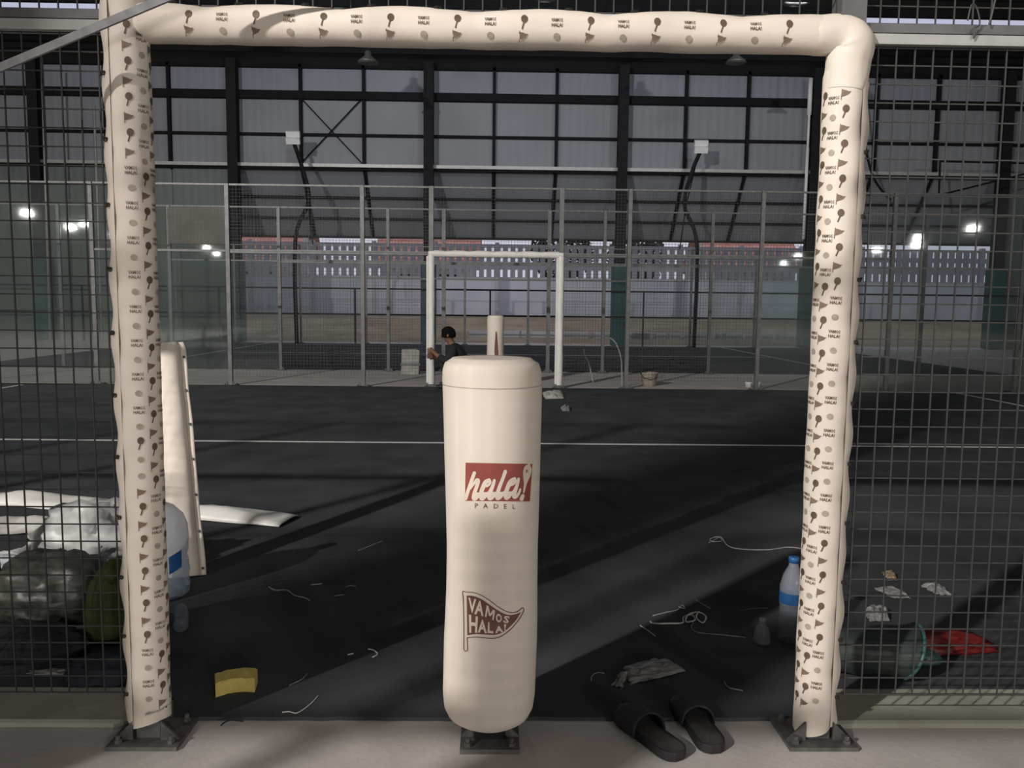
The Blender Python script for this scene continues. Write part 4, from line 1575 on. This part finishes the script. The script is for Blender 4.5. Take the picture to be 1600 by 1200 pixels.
pet_bottle('clear water bottle with blue label behind right padded post', 1.145, 0.66, 0.325, 0.047, 'pet', 'juglabel', None, 'juglabel')
lyb = Matrix.Rotation(radians(-62), 4, 'X') @ Matrix.Rotation(radians(-18), 4, 'Y')
pet_bottle('small dim water bottle lying in front of blue jug', -1.165, 0.70, 0.21, 0.030, 'petdim', 'petdim', Matrix.Translation((0, 0, 0.032)) @ Matrix.Rotation(radians(20), 4, 'Z') @ Matrix.Rotation(radians(-88), 4, 'X'))
cp = thing('plastic_cup', 'small clear plastic cup standing left of the water bottle', 'cup', (1.03, 0.645, ZT))
o = part(MB().lathe([(0.030, 0.0), (0.032, 0.004), (0.028, 0.045), (0.022, 0.060), (0.012, 0.070), (0.011, 0.085)], 20, (1.03, 0.645, ZT)), 'body', 'pet', cp, True)
part(MB().lathe([(0.013, 0.080), (0.013, 0.093)], 14, (1.03, 0.645, ZT)), 'rim', 'pet', cp, True)

# ---- teal sack, red bag, turquoise scrap behind the right mesh
M['tealsack'] = mat('teal_plastic', (0.034, 0.047, 0.045), 0.5, var=0.2, scale=8, bump=0.4, bscale=14)
M['redbag'] = mat('red_plastic', (0.20, 0.016, 0.013), 0.5, var=0.25, scale=10, bump=0.4, bscale=16)
M['turq'] = mat('turquoise_plastic', (0.045, 0.115, 0.108), 0.4, var=0.2, scale=10)
tk = thing('plastic_sack', 'teal plastic sack lying open behind right mesh panel', 'sack', (1.3, 0.42, ZT))
p_a, p_b = Vector((1.10, 0.40, ZT + 0.085)), Vector((1.44, 0.36, ZT + 0.095))


def sackf(u, v):
    th = 2 * pi * u
    c = p_a + (p_b - p_a) * v
    t = (p_b - p_a).normalized()
    s = Vector((-t.y, t.x, 0))
    rx = 0.10 * (0.75 + 0.25 * v) + 0.012 * nz(v * 4, th)
    rz = 0.085 * (0.80 + 0.22 * v) + 0.010 * nz(v * 5 + 3, th)
    if v < 0.12:
        k = sqrt(max(0.0, 1 - ((0.12 - v) / 0.121) ** 2))
        rx *= k
        rz *= k
    p = c + s * cos(th) * rx + Vector((0, 0, sin(th) * rz)) + t * (0.03 * sin(th) * v)
    p.z = max(ZT + 0.003, p.z)
    return p


o = part(MB().grid(sackf, 40, 26, True), 'skin', 'tealsack', tk, True, fixn=False)
md = o.modifiers.new('thickness', 'SOLIDIFY')
md.thickness = 0.003
rim = [sackf(k / 40, 1.0) for k in range(41)]
part(MB().tube(rim, 0.006, 6), 'rim', 'turq', tk, True)
blob('red plastic bag stretched on turf behind right mesh panel', 'plastic_bag', (1.62, 0.58, 0.035), (0.25, 0.055, 0.042), 'redbag', 2.9, cr=0.35)
blob('turquoise plastic scrap beside the red bag', 'plastic_scrap', (1.55, 0.47, 0.03), (0.055, 0.035, 0.03), 'turq', 7.3, cat='scrap', cr=0.35, n=3)
cord('string', [(1325, 1001), (1340, 1003), (1345, 1000)], 0.003, 'string', 'white string end on top of teal sack side', 'string')

# ---- zip tie wires on the right upper rail
zt = MB()
for pts in ([(1512, 32), (1518, 8), (1526, 12), (1531, 36), (1524, 44)], [(1524, 44), (1521, 60), (1528, 46)]):
    zt.tube(smooth_pts([tuple(V(p[0], p[1], -0.028)) for p in pts], 5), 0.0022, 6)
zt.tube([V(1556, -4, -0.028), V(1546, 38, -0.028)], 0.003, 6)
tag(zt.build('tie_wire', 'wire'), 'bent tie wire hooked over the right upper fence rail', 'wire')

# ---- far gateway: crate, bucket, hoses, litter
M['cratewhite'] = mat('dusty_white_crate', (0.36, 0.35, 0.33), 0.7, var=0.2, scale=10)
M['bucket'] = mat('dusty_bucket', (0.40, 0.36, 0.30), 0.7, var=0.2, scale=10)
p = G(641, 577)
ct = thing('crate', 'tall pale sack-like crate standing left of the far gateway', 'crate', (p.x, 12.2, 0))
cx_, cy_ = p.x * 0.93, 12.2
part(MB().prism([(-0.16, 0), (0.15, 0.0), (0.17, 0.42), (0.10, 0.45), (-0.15, 0.44)], (1, 0, 0), (0, 0, 1), (0, 0.28, 0), (cx_, cy_, 0.0)), 'body', 'cratewhite', ct)
part(MB().box(cx_ - 0.17, cx_ + 0.18, cy_ - 0.012, cy_ + 0.29, 0.16, 0.20), 'band', 'galv', ct)
p = G(1014, 603)
bk = thing('bucket', 'small pale bucket standing right of the far gateway', 'bucket', (p.x, p.y, 0))
part(MB().lathe([(0.09, 0.0), (0.10, 0.004), (0.135, 0.20), (0.142, 0.205), (0.142, 0.215), (0.13, 0.215), (0.095, 0.02)], 24, (p.x, p.y, 0.001)), 'body', 'bucket', bk, True)
part(MB().tube([(p.x - 0.14, p.y, 0.2), (p.x - 0.1, p.y - 0.09, 0.13), (p.x, p.y - 0.13, 0.11), (p.x + 0.1, p.y - 0.09, 0.13), (p.x + 0.14, p.y, 0.2)], 0.005, 6), 'handle', 'girt', bk)
for pts, lab, Y in (([(954, 528), (962, 536), (968, 550), (971, 566), (972, 598)], 'pale curved hose hanging beside the teal column, right one', 10.35),
                    ([(912, 545), (914, 556), (920, 568), (927, 582)], 'thin pale hose standing right of the far gateway, left one', 10.9)):
    pp = [V(x, y, Y) for x, y in pts]
    pp[-1].z = 0.01
    tag(MB().tube(smooth_pts([tuple(q) for q in pp], 5), 0.012, 6).build('hose', 'rail', None, True), lab, 'hose')
wb = G(1164, 601)
for dx, lab in ((0.0, 'white lidded tub on walkway right of far gateway, left one'), (0.14, 'white lidded tub on walkway right of far gateway, right one')):
    t = thing('tub', lab, 'tub', (wb.x - 0.07 + dx, 10.45, 0), 'white tubs on the walkway')
    part(MB().lathe([(0.045, 0.001), (0.055, 0.06), (0.058, 0.062), (0.058, 0.08), (0.05, 0.085)], 16, (wb.x - 0.07 + dx, 10.45, 0.0)), 'body', 'white', t, True)
tw = MB().box(-6.0, -4.95, 12.80, 12.815, 2.3, 2.96)
tag(tw.build('tarpaulin', 'tarp'), 'dull brown tarpaulin tied on the second fence, far left', 'tarpaulin')
kb = thing('kerb_stones', 'pale kerb stones on the soil outside the hall', 'kerb', (0, 26.5, 0))
for i in range(12):
    x = -1.0 + i * 1.1
    part(MB().box(x, x + 0.95, 26.4, 26.65, 0.0, 0.32 + 0.05 * nz(i * 3.1)), 'kerb_stone', 'precast', kb)

# ================================================================== PERSON crouching at the far left post
def skinned(name, nodes, edges, m, parent, sub=2, root=0):
    me = bpy.data.meshes.new(name)
    me.from_pydata([n[0] for n in nodes], edges, [])
    o = bpy.data.objects.new(name, me)
    COL.objects.link(o)
    sk = o.modifiers.new('skin', 'SKIN')
    sk.use_smooth_shade = True
    if not me.skin_vertices:
        import bmesh
        bm = bmesh.new()
        bm.from_mesh(me)
        bm.verts.layers.skin.verify()
        bm.to_mesh(me)
        bm.free()
    for i, n in enumerate(nodes):
        v = me.skin_vertices[0].data[i]
        r = n[1]
        v.radius = r if isinstance(r, tuple) else (r, r)
        v.use_root = (i == root)
    ss = o.modifiers.new('sub', 'SUBSURF')
    ss.levels = ss.render_levels = sub
    dg = bpy.context.evaluated_depsgraph_get()
    new = bpy.data.meshes.new_from_object(o.evaluated_get(dg))
    bpy.data.objects.remove(o)
    new.name = name
    new.materials.clear()
    new.materials.append(M[m])
    new.shade_smooth()
    c = bpy.data.objects.new(name, new)
    COL.objects.link(c)
    if parent:
        c.parent = parent
    return c


M['skin'] = mat('brown_skin', (0.20, 0.105, 0.065), 0.55, var=0.08)
M['shirt'] = mat('black_shirt', (0.014, 0.014, 0.016), 0.85, var=0.2, scale=12)
M['trousers'] = mat('charcoal_trousers', (0.020, 0.021, 0.025), 0.85, var=0.2, scale=12)
M['hair'] = mat('black_hair', (0.008, 0.007, 0.007), 0.95, spec=0.1, var=0.2, scale=40)
per = thing('person', 'person in black clothes crouching, working on far gateway left post', 'person', (-0.575, 9.80, ZT))
per.scale = (1.12, 1.12, 1.12)
# local coordinates: facing -x
B = [((0.10, 0.0, 0.22), 0.105), ((0.06, 0, 0.36), 0.105), ((-0.02, 0, 0.50), 0.115), ((-0.06, 0, 0.57), 0.055), ((-0.09, 0, 0.62), 0.048), ((-0.12, 0, 0.70), (0.075, 0.088)), ((-0.13, 0, 0.77), (0.06, 0.07)),
     # arm front (camera side y<0)
     ((-0.03, -0.17, 0.50), 0.052), ((-0.13, -0.22, 0.36), 0.042), ((-0.27, -0.15, 0.46), 0.032), ((-0.315, -0.10, 0.50), 0.026),
     ((-0.03, 0.17, 0.50), 0.052), ((-0.13, 0.22, 0.34), 0.042), ((-0.28, 0.13, 0.40), 0.032), ((-0.33, 0.09, 0.42), 0.026),
     # legs squatting
     ((0.08, -0.10, 0.20), 0.085), ((-0.20, -0.17, 0.40), 0.062), ((-0.06, -0.15, 0.08), 0.042), ((-0.19, -0.17, 0.035), 0.034),
     ((0.08, 0.10, 0.20), 0.085), ((-0.20, 0.17, 0.38), 0.062), ((-0.04, 0.15, 0.08), 0.042), ((-0.17, 0.17, 0.035), 0.034)]
BE = [(0, 1), (1, 2), (2, 3), (3, 4), (4, 5), (5, 6), (2, 7), (7, 8), (8, 9), (9, 10), (2, 11), (11, 12), (12, 13), (13, 14), (0, 15), (15, 16), (16, 17), (17, 18), (0, 19), (19, 20), (20, 21), (21, 22)]
# fingers closing round the post padding
for w, s in ((10, -1), (14, 1)):
    wp = Vector(B[w][0])
    for k in range(4):
        a = len(B)
        zz = 0.028 - 0.018 * k
        B.append(((wp.x - 0.030, wp.y + 0.006, wp.z + zz), 0.010))
        B.append(((wp.x - 0.062 + 0.004 * abs(k - 1.5), wp.y - s * 0.012, wp.z + zz * 1.05), 0.009))
        B.append(((wp.x - 0.078 + 0.006 * abs(k - 1.5), wp.y - s * 0.040, wp.z + zz), 0.0085))
        BE += [(w, a), (a, a + 1), (a + 1, a + 2)]
    a = len(B)
    B.append(((wp.x - 0.012, wp.y - s * 0.03, wp.z + 0.030), 0.011))
    B.append(((wp.x - 0.036, wp.y - s * 0.048, wp.z + 0.040), 0.0095))
    BE += [(w, a), (a, a + 1)]
skinned('body', B, BE, 'skin', per, 2)
SH = [((0.10, 0.0, 0.21), 0.125), ((0.06, 0, 0.36), 0.135), ((-0.02, 0, 0.50), 0.15), ((-0.055, 0, 0.575), 0.085),
      ((-0.03, -0.17, 0.51), 0.085), ((-0.13, -0.22, 0.36), 0.066), ((-0.235, -0.17, 0.435), 0.050),
      ((-0.03, 0.17, 0.51), 0.085), ((-0.13, 0.22, 0.34), 0.066), ((-0.24, 0.16, 0.385), 0.050)]
skinned('shirt', SH, [(0, 1), (1, 2), (2, 3), (2, 4), (4, 5), (5, 6), (2, 7), (7, 8), (8, 9)], 'shirt', per, 2)
TR = [((0.10, 0.0, 0.215), 0.122), ((0.08, -0.10, 0.20), 0.10), ((-0.20, -0.17, 0.40), 0.074), ((-0.065, -0.15, 0.10), 0.058), ((-0.07, -0.15, 0.06), 0.056),
      ((0.08, 0.10, 0.20), 0.10), ((-0.20, 0.17, 0.38), 0.074), ((-0.045, 0.15, 0.10), 0.058), ((-0.05, 0.15, 0.06), 0.056)]
skinned('trousers', TR, [(0, 1), (1, 2), (2, 3), (3, 4), (0, 5), (5, 6), (6, 7), (7, 8)], 'trousers', per, 2)
hb = MB()


def hairf(u, v):
    th, ph = 2 * pi * u, v * pi * 0.62
    d = Vector((sin(ph) * cos(th), sin(ph) * sin(th), cos(ph)))
    cut = 1.0 if not (d.x < -0.45 and d.z < 0.45) else 0.9
    return Vector((-0.115, 0, 0.715)) + Vector((d.x * 0.103 * cut, d.y * 0.088, d.z * 0.108))


hb.grid(hairf, 24, 10, True)
hb.build('hair', 'hair', per, True, fixn=False)
for s in (-1, 1):
    MB().lathe([(0.005, -0.02), (0.014, -0.012), (0.016, 0.008), (0.008, 0.02)], 10, (-0.115, s * 0.083, 0.70)).build('ear', 'skin', per, True)
    MB().lathe([(0.002, -0.008), (0.008, 0.0), (0.002, 0.008)], 8, (-0.196, s * 0.032, 0.705)).build('eye', 'black', per, True)
    sh = MB()
    yy = -0.17 if s < 0 else 0.17
    xx = -0.13 if s < 0 else -0.11
    sh.grid(lambda u, v: (xx - 0.13 + 0.27 * v, yy + 0.045 * cos(2 * pi * u) * sin(pi * (0.12 + 0.76 * v)) ** 0.5, 0.036 + 0.034 * sin(2 * pi * u) * sin(pi * (0.1 + 0.8 * v)) ** 0.4), 14, 14, True)
    sh.build('shoe', 'black', per, True, fixn=False)
MB().tube([(-0.188, 0, 0.715), (-0.216, 0, 0.685), (-0.196, 0, 0.676)], [0.008, 0.014, 0.006], 8).build('nose', 'skin', per, True)
MB().tube([(-0.190, -0.022, 0.655), (-0.200, 0, 0.655), (-0.190, 0.022, 0.655)], 0.006, 6).build('mouth', 'skin', per, True)
